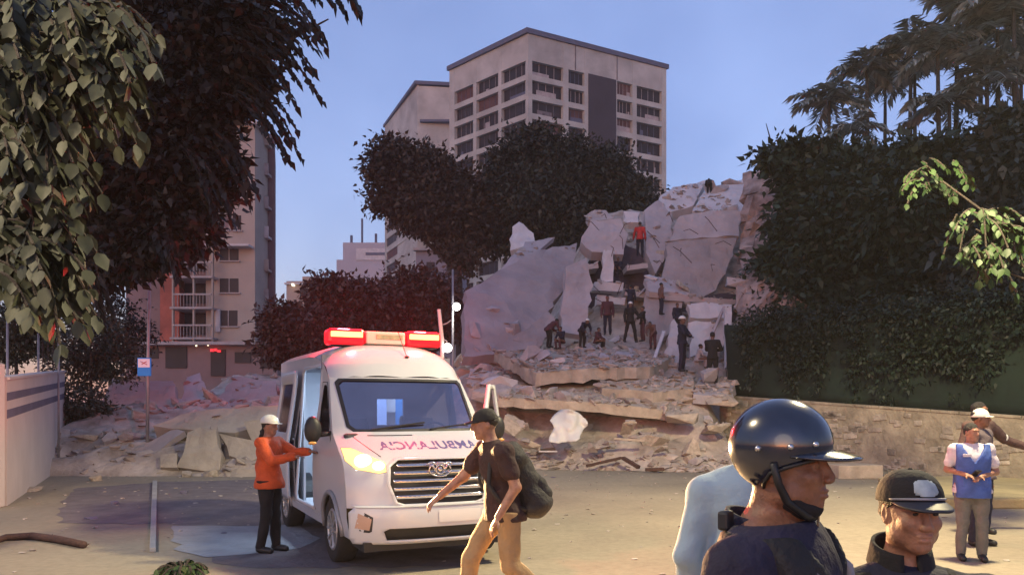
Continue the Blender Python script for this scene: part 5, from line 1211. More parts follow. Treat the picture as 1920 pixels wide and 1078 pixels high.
def nets(F_, X, Y_, Z):
    F_ = F_.copy(); F_[F_ == 0] = 1e-6
    S_ = F_ < 0; n = S_.shape; cs = np.zeros((n[0]-1, n[1]-1, n[2]-1), np.int8)
    for i in (0, 1):
        for j in (0, 1):
            for k in (0, 1): cs += S_[i:n[0]-1+i, j:n[1]-1+j, k:n[2]-1+k]
    I = np.argwhere((cs > 0) & (cs < 8)); idx = -np.ones(cs.shape, np.int64); idx[tuple(I.T)] = np.arange(len(I))
    acc = np.zeros((len(I), 3)); cnt = np.zeros(len(I)); G = (X, Y_, Z)
    for a in range(3):
        o1 = [k for k in range(3) if k != a]
        for u_ in (0, 1):
            for v_ in (0, 1):
                p = I.copy(); p[:, o1[0]] += u_; p[:, o1[1]] += v_; q = p.copy(); q[:, a] += 1
                f0, f1 = F_[tuple(p.T)], F_[tuple(q.T)]; ok = (f0 < 0) != (f1 < 0); t = np.where(ok, f0/(f0-f1+1e-12), 0)
                c = np.stack([G[k][p[:, k]] for k in range(3)], 1); c[:, a] += t*(G[a][q[:, a]]-G[a][p[:, a]])
                acc[ok] += c[ok]; cnt[ok] += 1
    V = acc/np.maximum(cnt, 1)[:, None]; Qs = []
    for a in range(3):
        b, c = (a+1) % 3, (a+2) % 3
        s0 = [slice(1, -1)]*3; s1 = [slice(1, -1)]*3; s0[a] = slice(0, n[a]-1); s1[a] = slice(1, n[a])
        E0, E1 = S_[tuple(s0)], S_[tuple(s1)]; e = np.argwhere(E0 != E1)
        if not len(e): continue
        fl = E0[tuple(e.T)]; e = e.copy(); e[:, b] += 1; e[:, c] += 1
        def cell(db, dc):
            p = e.copy(); p[:, b] -= db; p[:, c] -= dc; return idx[tuple(p.T)]
        q = np.stack([cell(1, 1), cell(0, 1), cell(0, 0), cell(1, 0)], 1); q[~fl] = q[~fl][:, ::-1]; Qs.append(q)
    return V, np.concatenate(Qs)

J0 = dict(pel=(0, 0, .95), wai=(0, .01, 1.10), che=(0, .0, 1.30), nek=(0, .02, 1.46), hed=(0, -.01, 1.625), shL=(.185, .01, 1.42), shR=(-.185, .01, 1.42), elL=(.25, .04, 1.14), elR=(-.25, .04, 1.14),
          wrL=(.26, -.06, .90), wrR=(-.26, -.06, .90), hiL=(.09, 0, .93), hiR=(-.09, 0, .93), knL=(.11, -.02, .50), knR=(-.11, -.02, .50), anL=(.12, .03, .09), anR=(-.12, .03, .09))
def person(loc, face, label, pose=None, H=1.75, skin='brown', shirt=None, sleeve='short', pants=None, hair=True, build=1.0, head=(0, 0, 0), near=0, vox=.014, group=None, grip=None, shirtlow=.0, shoe=None, mouth=True, upper=False):
    """face: 0 looks at the camera, +90 to the right. returns root, joints, head matrix"""
    t = empty('person', loc, R(face)); tag(t, label, 'person', group)
    s = H/1.75; J = {k: np.array(v)*s for k, v in {**J0, **(pose or {})}.items()}; w = build
    V3 = lambda a: Vector(a)
    sp = J['nek']-J['pel']; up = V3(sp).normalized(); rt = V3(J['shL']-J['shR']).normalized(); fw = rt.cross(up).normalized(); M = np.array([list(rt), list(-fw), list(up)]).T
    def torso(f):
        f.ell(J['pel']+np.array(up)*.0, (.155*s*w, .112*s*w, .12*s), M, .05); f.ell(J['wai'], (.135*s*w, .10*s*w, .14*s), M, .05)
        f.ell(J['che'], (.168*s*w, .115*s*w, .17*s), M, .05); f.cap(J['shL'], .058*s, J['shR'], .058*s, .05)
        f.cap(J['nek']-np.array(up)*.06*s, .07*s, J['nek']+np.array(up)*.01, .055*s, .03)
    def arm(f, S_, full=True, f2=1.0):
        f.cap(J['sh'+S_], .056*s*f2, J['el'+S_], .043*s*f2, .03)
        if full: f.cap(J['el'+S_], .042*s*f2, J['wr'+S_], .028*s*f2, .02)
    def leg(f, S_, f2=1.0, low=1.0):
        f.cap(J['hi'+S_], .088*s*f2*w, J['kn'+S_], .058*s*f2, .04); f.cap(J['kn'+S_], .056*s*f2, J['an'+S_], .040*s*f2*low, .03)
    B = Field(); torso(B)
    hr = Matrix.Rotation(R(head[0]), 3, 'Z') @ Matrix.Rotation(R(head[1]), 3, 'X') @ Matrix.Rotation(R(head[2]), 3, 'Y'); HM = np.array([list(r_) for r_ in hr]); hc = J['hed']
    def hp(x, y, z): return hc+HM@(np.array((x, y, z))*s)
    B.cap(J['nek']-np.array(up)*.03, .058*s, hp(0, .02, -.03), .054*s, .03)
    B.ell(hp(0, .014, .028), np.array((.074, .094, .09))*s, HM, .02); B.ell(hp(0, -.030, -.035), np.array((.058, .062, .07))*s, HM, .03); B.ell(hp(0, -.062, -.088), np.array((.026, .022, .02))*s, HM, .03)
    if near:
        B.ell(hp(0, -.080, .036), np.array((.050, .016, .010))*s, HM, .015)
        for q in (-1, 1):
            B.ell(hp(q*.030, -.092, .014), np.array((.017, .014, .011))*s, HM, .012, True); B.ell(hp(q*.030, -.076, .013), np.array((.014, .013, .011))*s, HM, .004)
            B.ell(hp(q*.038, -.064, -.018), np.array((.022, .020, .018))*s, HM, .02); B.ell(hp(q*.012, -.100, -.028), np.array((.008, .009, .007))*s, HM, .006)
            B.ell(hp(q*.073, .012, .0), np.array((.008, .018, .030))*s, HM, .008); B.ell(hp(q*.080, .004, .0), np.array((.006, .010, .018))*s, HM, .006, True)
            B.ell(hp(q*.050, -.012, -.060), np.array((.018, .03, .022))*s, HM, .03)
        B.cap(hp(0, -.088, .020), .008*s, hp(0, -.105, -.018), .0115*s, .014); B.ell(hp(0, -.102, -.026), np.array((.012, .010, .008))*s, HM, .008)
        B.ell(hp(0, -.089, -.052), np.array((.024, .011, .0065))*s, HM, .006); B.ell(hp(0, -.087, -.065), np.array((.021, .012, .0075))*s, HM, .006); B.ell(hp(0, -.103, -.0585), np.array((.024, .006, .0018))*s, HM, .004, True)
    else:
        B.cap(hp(0, -.088, .018), .009*s, hp(0, -.104, -.02), .013*s, .012); B.ell(hp(0, -.08, .036), np.array((.05, .014, .010))*s, HM, .015); B.ell(hp(0, -.084, -.06), np.array((.022, .010, .010))*s, HM, .008)
        for q in (-1, 1):
            B.ell(hp(q*.075, .01, 0), np.array((.010, .018, .03))*s, HM, .01); B.ell(hp(q*.030, -.090, .012), np.array((.015, .010, .009))*s, HM, .01, True)
    for S_ in 'LR':
        arm(B, S_); 
        if not upper: leg(B, S_); a = J['an'+S_]; B.cap(a-np.array((0, 0, .02)), .035*s, a+np.array((.01 if S_ == 'L' else -.01, -.12*s, -.05*s)), .028*s, .03)
        wq = V3(J['wr'+S_]); d = (wq-V3(J['el'+S_])).normalized(); side = d.cross(Vector((0, 0, 1))); side = side.normalized() if side.length > .2 else Vector((1, 0, 0))
        n_ = side.cross(d).normalized(); sg_ = 1 if S_ == 'L' else -1
        if grip and S_ in grip: side, n_ = grip[S_](side, n_, d)
        cu = .35 if not grip or S_ not in grip else .75
        pc = wq+d*.05*s; Mh = np.array([list(side), list(n_), list(d)]).T; B.ell(list(pc), np.array((.040, .017, .048))*s, Mh, .012)
        for i in range(4):
            b_ = wq+d*.088*s+side*(i-1.5)*.020*s; L_ = (.036, .042, .039, .030)[i]*s; d1 = (d*math.cos(cu)-n_*math.sin(cu)).normalized(); d2 = (d*math.cos(cu*2.2)-n_*math.sin(cu*2.2)).normalized()
            B.cap(list(b_), .0092*s, list(b_+d1*L_), .0085*s, .004); B.cap(list(b_+d1*L_), .0085*s, list(b_+d1*L_+d2*L_*.85), .0072*s, .003)
        tb = wq+d*.03*s+side*.034*s*(-sg_); td = (d*.6-side*sg_*.7-n_*.35).normalized(); B.cap(list(tb), .012*s, list(tb+td*.04*s), .0105*s, .006); B.cap(list(tb+td*.04*s), .010*s, list(tb+td*.04*s+(td+d*.6).normalized()*.028*s), .0085*s, .004)
    fine = (hc, .135, .0036) if near else ((hc, .13, .009) if vox > .009 else None)
    B.mesh('body', M_SKIN[skin], t, vox if not near else .011, fine)
    if shirt:
        f = Field(); torso(f); hm = J['pel']-np.array(up)*.08*s; f.cap(J['wai'], .12*s*w, hm, .135*s*w, .05)
        f.ell(hm, (.178*s*w, .142*s*w, .10*s), M, .05)
        for S_ in 'LR':
            if sleeve != 'none':
                arm(f, S_, False, 1.12) if sleeve == 'long' else f.cap(J['sh'+S_], .062*s, J['sh'+S_]+(J['el'+S_]-J['sh'+S_])*.62, .058*s, .03)
                if sleeve == 'long': f.cap(J['el'+S_], .047*s, J['wr'+S_], .040*s, .02)
        cn = J['nek']+np.array(up)*.035*s; uu = np.array(up); lowz = J['pel'][2]-.09*s-shirtlow
        def cut(gx, gy, gz): return np.maximum(((gx-cn[0])*uu[0]+(gy-cn[1])*uu[1]+(gz-cn[2])*uu[2]), (lowz-gz)).astype(np.float32)
        so = f.mesh('shirt', shirt, t, .011 if near else vox, None, .014*s, cut, .006 if near else .007, 26 if near else 20, int(abs(loc[0]*100)) % 97)
    if pants and not upper:
        f = Field(); f.ell(J['pel'], (.158*s*w, .116*s*w, .12*s), M, .05)
        for S_ in 'LR': leg(f, S_, 1.04, 1.25)
        hz_ = J['pel'][2]-.01*s
        def cutp(gx, gy, gz): return np.broadcast_to(np.maximum(gz-hz_, -9), (gx.size, gy.size, gz.size)).astype(np.float32)
        f.mesh('trousers', pants, t, vox, None, .012*s, cutp, .008, 18, 5)
    if not upper:
        for S_ in 'LR':
            f = Field(); a = J['an'+S_]; f.cap(a-np.array((0, -.015, .035))*s, .042*s, a+np.array((0, -.14*s, -.055*s)), .036*s, .03); f.mesh('shoe', shoe or M_BLACK, t, vox, None, .006)
    if hair:
        f = Field(); f.ell(hp(0, .020, .036), np.array((.079, .098, .091))*s, HM, .02)
        A_ = HM@np.array((0, -.62, -1.)); A_ = A_/np.linalg.norm(A_); hh = hp(0, .0, .030)
        f.mesh('hair', hair if hair is not True else M_HAIR, t, .006 if near else .011, None, .002, lambda gx, gy, gz: ((gx-hh[0])*A_[0]+(gy-hh[1])*A_[1]+(gz-hh[2])*A_[2]-.012).astype(np.float32)*np.float32(1), .004, 60)
    return t, J, hp, HM, s
def dome(t, hp, rx, ry, rz, cz, cy, low, m, name, nu=40, nv=14, th=.006, p=2.0, bevel=False):
    """helmet or cap shell: low(a) gives the rim height for each direction a (0 = front)"""
    vs = []; fs = []
    for j in range(nv+1):
        for i in range(nu):
            a = 2*math.pi*i/nu; lz = low(a); pm = math.acos(max(-1, min(1, (lz-cz)/rz))); ph = pm*j/nv
            sx = math.sin(ph)**(2/p) if p != 2 else math.sin(ph)
            vs.append(hp(rx*math.sin(a)*sx, cy-ry*math.cos(a)*sx, cz+rz*math.cos(ph)))
    fs = [(j*nu+i, (j+1)*nu+i, (j+1)*nu+(i+1) % nu, j*nu+(i+1) % nu) for j in range(nv) for i in range(nu)]
    o = link(name, vs, fs, m, t, True); bm = bmesh.new(); bm.from_mesh(o.data); bmesh.ops.remove_doubles(bm, verts=bm.verts, dist=1e-5); bmesh.ops.recalc_face_normals(bm, faces=bm.faces); bm.to_mesh(o.data); bm.free()
    s_ = o.modifiers.new('t', 'SOLIDIFY'); s_.thickness = th; s_.offset = -1
    return o
def brim(t, hp, rx, ry, cz, cy, a0, L, m, name, drop=.02, th=.006, z0=0, curve=.012):
    """visor: strip sweeping forward from the rim over +-a0 degrees"""
    vs = []; fs = []; nu, nv = 24, 6
    for j in range(nv+1):
        for i in range(nu+1):
            q = -1+2*i/nu; a = R(a0)*q; e = (1-abs(q)**3)**.6 if abs(q) < 1 else 0; l_ = L*e*j/nv
            vs.append(hp(rx*math.sin(a), cy-ry*math.cos(a)-l_, z0-drop*(l_/L)**1.3-curve*abs(q)**2*(1+0*j)))
    fs = [(j*(nu+1)+i, j*(nu+1)+i+1, (j+1)*(nu+1)+i+1, (j+1)*(nu+1)+i) for j in range(nv) for i in range(nu)]
    o = link(name, vs, fs, m, t, True); s_ = o.modifiers.new('t', 'SOLIDIFY'); s_.thickness = th; return o

M_NAVY = mat('navy_cloth', (.012, .010, .028), .85, .25, 8, .3, col2=(.02, .017, .042))
M_NAVY2 = mat('dark_blue_cloth', (.010, .011, .030), .85, .3, 9, .3)
M_BLKCLOTH = mat('black_cloth', (.010, .009, .011), .9, .3, 9, .2)
M_KHAKI = mat('khaki_cloth', (.26, .17, .09), .9, .15, 7, .3)
M_ORANGE = mat('orange_cloth', (.55, .085, .02), .8, .2, 7, .3)
M_GREYCL = mat('grey_trousers', (.13, .12, .11), .9, .15, 8, .3)
M_HELM = mat('helmet_gloss', (.010, .012, .026), .22, .1, 3, 0, coat=1, spec=.7)
M_HATW = mat('white_helmet', (.68, .68, .62), .35, .05, 3, coat=.3)
M_STUD = mat('steel_stud', (.6, .6, .62), .3, .05, 4, metal=1)

# --- orange shirted rescuer at the side of the ambulance
q = gp(505, 1034)
t, J, hp, HM, s = person((q[0], q[1], 0), 78, 'person in orange shirt and white hard hat reaching towards the open ambulance door',
    dict(shL=(.175, -.03, 1.42), elL=(.17, -.27, 1.28), wrL=(.12, -.48, 1.30), elR=(-.24, -.16, 1.20), wrR=(-.10, -.38, 1.24), wai=(0, .03, 1.10), pel=(0, .0, .95), anR=(-.12, .06, .09), anL=(.10, -.04, .09)),
    1.66, 'tan', M_ORANGE, 'long', M_BLKCLOTH, vox=.011, build=1.12, head=(0, 5, 0), shirtlow=.03)
ht = dome(t, hp, .105, .125, .105, .055, .01, lambda a: .045+.01*math.cos(a), M_HATW, 'hard_hat'); 
brim(t, hp, .100, .12, .05, .01, 75, .05, M_HATW, 'hat_brim', .01, z0=.058)
f = Field(); f.ell(hp(0, .075, -.05), (.045, .03, .09)); f.ell(hp(0, .10, -.20), (.06, .03, .13), None, .04); f.mesh('ponytail', M_HAIR, t, .010, wr=.006, wf=50)

# --- walking man with backpack
px_, Yw = 944, 6.5
xw = (px_-960)/F*Yw
t, J, hp, HM, s = person((xw, Yw, 0), -72, 'person walking past the ambulance in dark shirt and khaki trousers',
    dict(pel=(0, 0, .93), wai=(0, -.02, 1.09), che=(0, -.06, 1.28), nek=(0, -.10, 1.435), hed=(0, -.16, 1.59), shL=(.19, -.06, 1.39), shR=(-.19, -.10, 1.39), elR=(-.25, -.26, 1.17), wrR=(-.20, -.47, 1.02), elL=(.25, .02, 1.12), wrL=(.25, -.12, .90),
         knR=(-.10, -.24, .53), anR=(-.10, -.28, .12), knL=(.10, .02, .50), anL=(.11, .38, .20), hiL=(.09, .02, .91), hiR=(-.09, -.02, .91)),
    1.80, 'tan', mat('dark_maroon_shirt', (.028, .010, .011), .85, .3, 8, .3), 'short', M_KHAKI, vox=.010, head=(0, 8, 0), near=0)
dome(t, hp, .088, .105, .10, .03, .01, lambda a: .03, M_BLKCLOTH, 'cap'); brim(t, hp, .078, .095, .05, .01, 60, .07, M_BLKCLOTH, 'cap_visor', .012, z0=.04)
bp = empty('backpack', (0, 0, 0)); pm = Matrix.Translation((xw, Yw, 0)) @ Matrix.Rotation(R(-72), 4, 'Z')
bp.matrix_world = pm @ Matrix.Translation((0, .12, 1.16)) @ Matrix.Rotation(R(24), 4, 'X'); tag(bp, 'large black backpack on the back of the walking man', 'backpack')
M_PACK = mat('pack_cloth', (.018, .016, .018), .8, .3, 9, .3)
f = Field(); f.cap((-.09, .02, .22), .10, (.09, .02, .22), .10, .05); f.cap((-.08, .06, -.20), .12, (.08, .06, -.20), .12, .05); f.cap((0, .03, .24), .12, (0, .08, -.20), .14, .05); f.mesh('bag', M_PACK, bp, .012, None, .0, None, .008, 24)
f = Field(); f.cap((-.08, .15, -.16), .07, (.08, .15, -.16), .07, .04); f.cap((-.07, .15, -.08), .06, (.07, .15, -.08), .06, .04); f.mesh('front_pocket', M_PACK, bp, .012, wr=.004)
for q_ in (-1, 1):
    mb = MB(); mb.tube([(q_*.11, -.06, .30), (q_*.12, -.17, .27), (q_*.13, -.26, .12), (q_*.13, -.22, -.08), (q_*.12, -.05, -.2)], [.02]*5, 6); mb.build('strap', M_PACK, bp, True)
mb = MB(); mb.tube([(-.03, -.02, .33), (0, -.03, .37), (.03, -.02, .33)], .009, 6); mb.build('handle', M_PACK, bp, True)

# --- helmeted officer, close on the right, seen from the side
Yh = 2.04; xh = (1478-960)/F*Yh
t, J, hp, HM, s = person((xh-.02, Yh+.02, 0), 52, 'person in dark uniform and glossy black half helmet, seen from the side',
    dict(hed=(.0, -.02, 1.570), nek=(0, .04, 1.40), shL=(.185, .02, 1.335), shR=(-.185, .03, 1.335), elL=(.27, .02, 1.12), elR=(-.27, .06, 1.12), wrL=(.22, -.16, 1.0), wrR=(-.22, -.16, 1.0)), 1.80, 'brown', M_NAVY, 'long', M_NAVY2, hair=True, build=1.12, head=(4, -2, 0), near=1, vox=.02, upper=True)
def hlow(a): c = math.cos(a); return .030+.025*max(0, c)-.052*max(0, -c)**1.0-.004
hm = dome(t, hp, .108, .127, .118, .058, .012, lambda a: -.005+.040*max(0, math.cos(a))-.075*max(0, -math.cos(a))**.8, M_HELM, 'helmet', 64, 20, .010)
brim(t, hp, .106, .124, .05, .012, 66, .066, M_HELM, 'visor', .020, .005, z0=.042, curve=.010)
mb = MB(); pts = []
for i in range(65): a = 2*math.pi*i/64; lz = -.005+.040*max(0, math.cos(a))-.075*max(0, -math.cos(a))**.8; k = math.sqrt(max(0, 1-((lz-.058)/.118)**2)); pts.append(Vector(hp(.110*math.sin(a)*k, .012-.129*math.cos(a)*k, lz)))
mb.tube(pts, .005, 6); mb.build('rim_trim', M_BLACK, t, True)
for a, z in ((-100, .055), (-66, .058), (-38, .062), (38, .062), (66, .058), (100, .055)):
    mb = MB(); k = math.sqrt(1-((z-.058)/.118)**2); aa = R(a); mb.ell(hp(.110*math.sin(aa)*k, .012-.129*math.cos(aa)*k, z), (.008, .008, .008), 10, 6); mb.build('stud', M_STUD, t, True)
for q_ in (-1, 1):
    mb = MB(); mb.tube([hp(q_*.105, .0, .02), hp(q_*.086, -.005, -.03), hp(q_*.070, -.02, -.075), hp(q_*.035, -.055, -.112), hp(0, -.065, -.116)], [.009, .010, .011, .011, .010], 8); mb.build('chin_strap', M_BLACK, t, True)
f = Field(); f.ell(hp(0, -.045, -.095), (.050, .042, .030)); f.ell(hp(.045, -.02, -.07), (.022, .03, .03), None, .02); f.ell(hp(-.045, -.02, -.07), (.022, .03, .03), None, .02); f.mesh('chin_guard', M_BLKCLOTH, t, .006)
def collar(t, J, m, rx=.083, ry=.085, z0=-.015, h=.055, cy=.012, name='collar', gap=14):
    vs = []; fs = []; n = 40; k = J['nek']
    for j in range(5):
        for i in range(n+1):
            a = R(gap+(360-2*gap)*i/n); e = j/4; back = (1-math.cos(a))/2; r_ = 1.12-.16*e
            vs.append((k[0]+rx*r_*math.sin(a), k[1]+cy-ry*r_*math.cos(a)-.012*(1-back), k[2]+z0+h*e+.03*back-.012*(1-back)*1.0))
    o = link(name, vs, [(j*(n+1)+i, j*(n+1)+i+1, (j+1)*(n+1)+i+1, (j+1)*(n+1)+i) for j in range(4) for i in range(n)], m, t, True)
    s_ = o.modifiers.new('t', 'SOLIDIFY'); s_.thickness = .010; return o
def vest(t, J, m, s, name='vest', infl=.026, vox=.011, top=.02, low=-.02, deep=0):
    f = Field(); M = None
    if low < -.1: f.ell(J['pel']+np.array((0, 0, -.10)), (.165*s*1.12, .12*s*1.12, .14*s), None, .05)
    f.ell(J['che'], (.172*s*1.1, .12*s*1.1, .17*s), None, .04); f.ell(J['wai'], (.14*s*1.12, .108*s*1.12, .15*s), None, .05); f.cap(J['shL']*[.75, 1, 1], .05, J['shR']*[.75, 1, 1], .05, .04); f.ell(J['pel']+np.array((0, 0, .02)), (.16*s*1.12, .118*s*1.12, .10*s), None, .05)
    zt = J['nek'][2]+top; zl = J['pel'][2]+low; nk = J['nek']
    def cut(gx, gy, gz):
        c = np.maximum(gz-zt, zl-gz); v = .11+deep*0-(np.abs(gx-nk[0])*1.0+np.maximum(nk[2]-deep-gz, 0)*.62); v = np.where(gy < nk[1]+.02, v, .09-np.abs(gx)-np.maximum(nk[2]-gz, 0)*1.2); sidecut = np.abs(gx)-.172*s
        return np.maximum(np.maximum(c, v), sidecut).astype(np.float32)
    return f.mesh(name, m, t, vox, None, infl, cut, .004, 22)
vest(t, J, mat('black_vest', (.010, .010, .013), .7, .3, 10, .3), s, deep=.0)
M_REFL = mat('grey_reflective_tape', (.22, .22, .26), .5, .25, 14)
for q_ in (-1, 1):
    mb = MB(); pts = [J['nek']+np.array((q_*.085, .02, .02)), J['nek']+np.array((q_*.10, -.105, -.01)), J['nek']+np.array((q_*.115, -.178, -.08)), J['nek']+np.array((q_*.12, -.198, -.20)), J['nek']+np.array((q_*.12, -.19, -.34))]; mb.tube(pts, [.016, .018, .019, .018, .018], 6); mb.build('reflective_strap', M_REFL, t, True)
collar(t, J, M_NAVY2)
for q_ in (-1, 1):
    mb = MB(); a = J['sh'+('L' if q_ > 0 else 'R')]; mb.box(Vector(a)+Vector((q_*-.01, .01, .073)), (.11, .05, .012), M=Matrix.Rotation(R(q_*14), 4, 'Y')); mb.build('epaulette', M_NAVY2, t, bevel=.004)
mb = MB(); mb.box(Vector(J['nek'])+Vector((-.105, .055, .045)), (.045, .03, .05)); mb.build('radio_microphone', M_BLACK, t, bevel=.008)
mb = MB(); mb.tube([hp(-.0, -.075, -.10), J['nek']+np.array((.02, -.135, -.0)), J['nek']+np.array((.04, -.155, -.08)), J['nek']+np.array((.07, -.165, -.16))], .0035, 6); mb.build('radio_cable', mat('khaki_cord', (.2, .15, .09), .7, .2, 5), t, True)

# --- officer in the dark cap
Yc = 2.24; xc = (1703-960)/F*Yc
t, J, hp, HM, s = person((xc, Yc, 0), -8, 'person in dark uniform and dark peaked cap with a pale badge',
    dict(hed=(.0, -.02, 1.63), nek=(-.01, .03, 1.455), shL=(.235, .02, 1.365), shR=(-.235, .02, 1.365), elL=(.31, .02, 1.10), elR=(-.31, .02, 1.10)), 1.585, 'tan', M_NAVY2, 'long', M_NAVY2, hair=True, build=1.22, head=(8, 2, 0), near=1, vox=.02, upper=True)
cap_low = lambda a: .045+.010*math.cos(a)
cp = dome(t, hp, .092, .112, .092, .045, .008, lambda a: .046-.012*(1-math.cos(a))/2, M_BLKCLOTH, 'cap', 48, 14, .004, 2.5)
brim(t, hp, .088, .106, .05, .008, 62, .075, mat('cap_brim_cloth', (.018, .018, .03), .55, .2, 8), 'cap_visor', .022, .005, z0=.052, curve=.012)
o = brim(t, hp, .091, .110, .05, .008, 66, .012, M_REFL, 'cap_edging', .0, .006, z0=.058, curve=.010)
mb = MB()
vs = []; fs = []
for j in range(9):
    for i in range(13):
        a = R(-24+48*i/12); z = .068+.046*j/8; k = math.sin(math.acos((z-.045)/.092))**(2/2.5); e = ((i-6)/6)**2+((j-4)/4)**2; rr_ = 1.03 if e <= 1.35 else .96
        vs.append(hp(.092*math.sin(a)*k*rr_, .008-.112*math.cos(a)*k*rr_, z))
o = link('badge', vs, [(j*13+i, j*13+i+1, (j+1)*13+i+1, (j+1)*13+i) for j in range(8) for i in range(12)], mat('pale_blue_badge', (.30, .36, .40), .5, .3, 22), t, True)
mb = MB(); mb.ell(hp(0, .008, .137), (.007, .007, .004), 8, 5); mb.build('cap_button', M_BLKCLOTH, t, True)
collar(t, J, M_BLKCLOTH, .080, .084, .0, .06)
vest(t, J, M_BLKCLOTH, s, infl=.022, deep=-.02)
mb = MB()
for q_ in (-1, 1): mb.ell(hp(q_*.030, -.0885, .0135), (.0075, .004, .0045), 10, 6)
mb.build('eyes', M_BLACK, t, True)
for q_ in (-1, 1):
    mb = MB(); mb.tube([hp(q_*.014, -.097, .030), hp(q_*.032, -.095, .036), hp(q_*.050, -.082, .030)], [.003, .004, .002], 6); mb.build('eyebrow', M_HAIR, t, True)

# --- pale blue shirted person hidden behind the helmeted officer
Yp = 3.6; xp = (1398-960)/F*Yp
t, J, hp, HM, s = person((xp, Yp, 0), 175, 'person in pale blue shirt standing behind the helmeted officer, head hidden by the helmet',
    dict(shL=(.18, .02, 1.345), shR=(-.18, .02, 1.345), elL=(.255, .04, 1.08), elR=(-.255, .04, 1.08), wrL=(.22, -.08, .9), wrR=(-.22, -.08, .9), hed=(-.06, -.02, 1.60), nek=(-.03, .02, 1.46)), 1.80, 'brown', mat('pale_blue_shirt', (.26, .35, .43), .8, .08, 5, .2), 'long', M_GREYCL, build=1.22, vox=.014, upper=False)
collar(t, J, MATS['pale_blue_shirt'], .075, .08, .0, .04)
dome(t, hp, .088, .108, .10, .03, .01, lambda a: .02, mat('red_cap_cloth', (.4, .03, .03), .8, .1, 8), 'cap')

# --- three people at the right by the stone wall
q = gp(1822, 1050)
M_BLUEV = mat('blue_vest', (.03, .07, .26), .75, .2, 6, .2, col2=(.05, .10, .36)); M_PALE = mat('lilac_white_shirt', (.55, .50, .56), .8, .06, 5, .2)
t, J, hp, HM, s = person((q[0], q[1], 0), -18, 'person in pale t-shirt and blue vest holding a phone',
    dict(elR=(-.27, .03, 1.15), wrR=(-.10, -.20, 1.10), elL=(.27, .02, 1.13), wrL=(.06, -.22, 1.08), hed=(0, -.02, 1.62), shL=(.19, .01, 1.41), shR=(-.19, .01, 1.41)), 1.60, 'tan', M_PALE, 'short', M_GREYCL, build=1.22, vox=.010, head=(30, 0, 0), near=0)
f = vest(t, J, M_BLUEV, s*1.12, infl=.050, vox=.010, low=-.13, deep=.02)
mb = MB(); mb.box(Vector(J['che'])+Vector((-.08, -.172, .04)), (.09, .014, .035)); mb.build('name_badge', M_PALE, t, bevel=.004)
mb = MB(); mb.box(Vector(J['wai'])+Vector((.0, -.165, -.09)), (.26, .03, .10)); mb.build('vest_pocket', M_BLUEV, t, bevel=.015)
ph = empty('phone', Matrix.Translation((q[0], q[1], 0)) @ Matrix.Rotation(R(-18), 4, 'Z') @ (Vector(J['wrR'])+Vector((.085, -.05, .02)))); tag(ph, 'small dark phone held by the person in the blue vest', 'phone')
mb = MB(); mb.box((0, 0, 0), (.075, .012, .15), M=Matrix.Rotation(R(60), 4, 'X')); mb.build('case', M_BLACK, ph, bevel=.006); mb = MB(); mb.box((0, .006, .011), (.065, .002, .135), M=Matrix.Rotation(R(60), 4, 'X')); mb.build('screen', M_DASH, ph)
Yq = 10.3; xq = (1838-960)/F*Yq
M_JACK = mat('grey_brown_jacket', (.10, .075, .085), .85, .2, 8, .3)
t, J, hp, HM, s = person((xq, Yq, 0), 35, 'person in white cap and greyish jacket standing right behind the blue-vested person', dict(elL=(.26, .04, 1.12), wrL=(.24, .0, .88)), 1.76, 'brown', M_JACK, 'long', M_NAVY2, vox=.011, head=(20, 0, 0), build=1.05)
dome(t, hp, .088, .107, .105, .03, .01, lambda a: .02, M_HATW, 'cap'); brim(t, hp, .08, .097, .05, .01, 60, .06, M_HATW, 'cap_visor', .012, z0=.035)
Yr = 11.3; xr = (1836-960)/F*Yr
t, J, hp, HM, s = person((xr, Yr, 0), 20, 'tallest dark-haired person at the right edge stretching out one arm', dict(elL=(.44, -.02, 1.24), wrL=(.68, -.10, 1.16), shL=(.19, 0, 1.43)), 1.86, 'brown', mat('brown_jacket', (.09, .05, .045), .85, .2, 8, .3), 'long', M_BLKCLOTH, vox=.012, head=(10, 0, 0))
mb = MB(); mb.tube([Vector(J['elL'])+Vector((-.03, 0, .065)), Vector(J['elL'])+Vector((.03, -.01, .06))], .012, 8)
mb.ell(Vector(J['elL'])+Vector((-.03, -.05, .03)), (.035, .02, .05)); mb.build('arm_band', M_HATW, t, True)

# --- rescuers on the rubble
def rescuer(px, pfeet, Yd, Hpx, face, label, pose=None, shirt=None, pants=None, hat=None, skin='dark', sleeve='long'):
    p = P(px, pfeet, Yd); H = Hpx/F*Yd; g_ = mound(p.x, Yd); k = Yd
    t, J, hp, HM, s = person((p.x, k, p.z), face, label, pose, H, skin, shirt or M_BLKCLOTH, sleeve, pants or M_BLKCLOTH, vox=.022, group='rescuers on the ruin')
    if hat: dome(t, hp, .10, .12, .105, .045, .01, lambda a: .04, hat, 'helmet', 24, 8)
    # the block or ledge the feet stand on
    return t
fold = dict(elL=(.24, -.16, 1.18), wrL=(-.02, -.26, 1.16), elR=(-.24, -.16, 1.18), wrR=(.04, -.26, 1.12))
bend = dict(pel=(0, .05, .88), wai=(0, -.05, 1.0), che=(0, -.2, 1.12), nek=(0, -.33, 1.2), hed=(0, -.44, 1.27), shL=(.18, -.3, 1.17), shR=(-.18, -.3, 1.17), elL=(.24, -.36, .92), elR=(-.24, -.36, .92), wrL=(.14, -.5, .75), wrR=(-.14, -.5, .75), hiL=(.09, .05, .87), hiR=(-.09, .05, .87))
wide = dict(anL=(.26, .02, .09), anR=(-.26, .02, .09), knL=(.19, -.02, .5), knR=(-.19, -.02, .5), elL=(.34, .0, 1.2), wrL=(.46, -.1, 1.05))
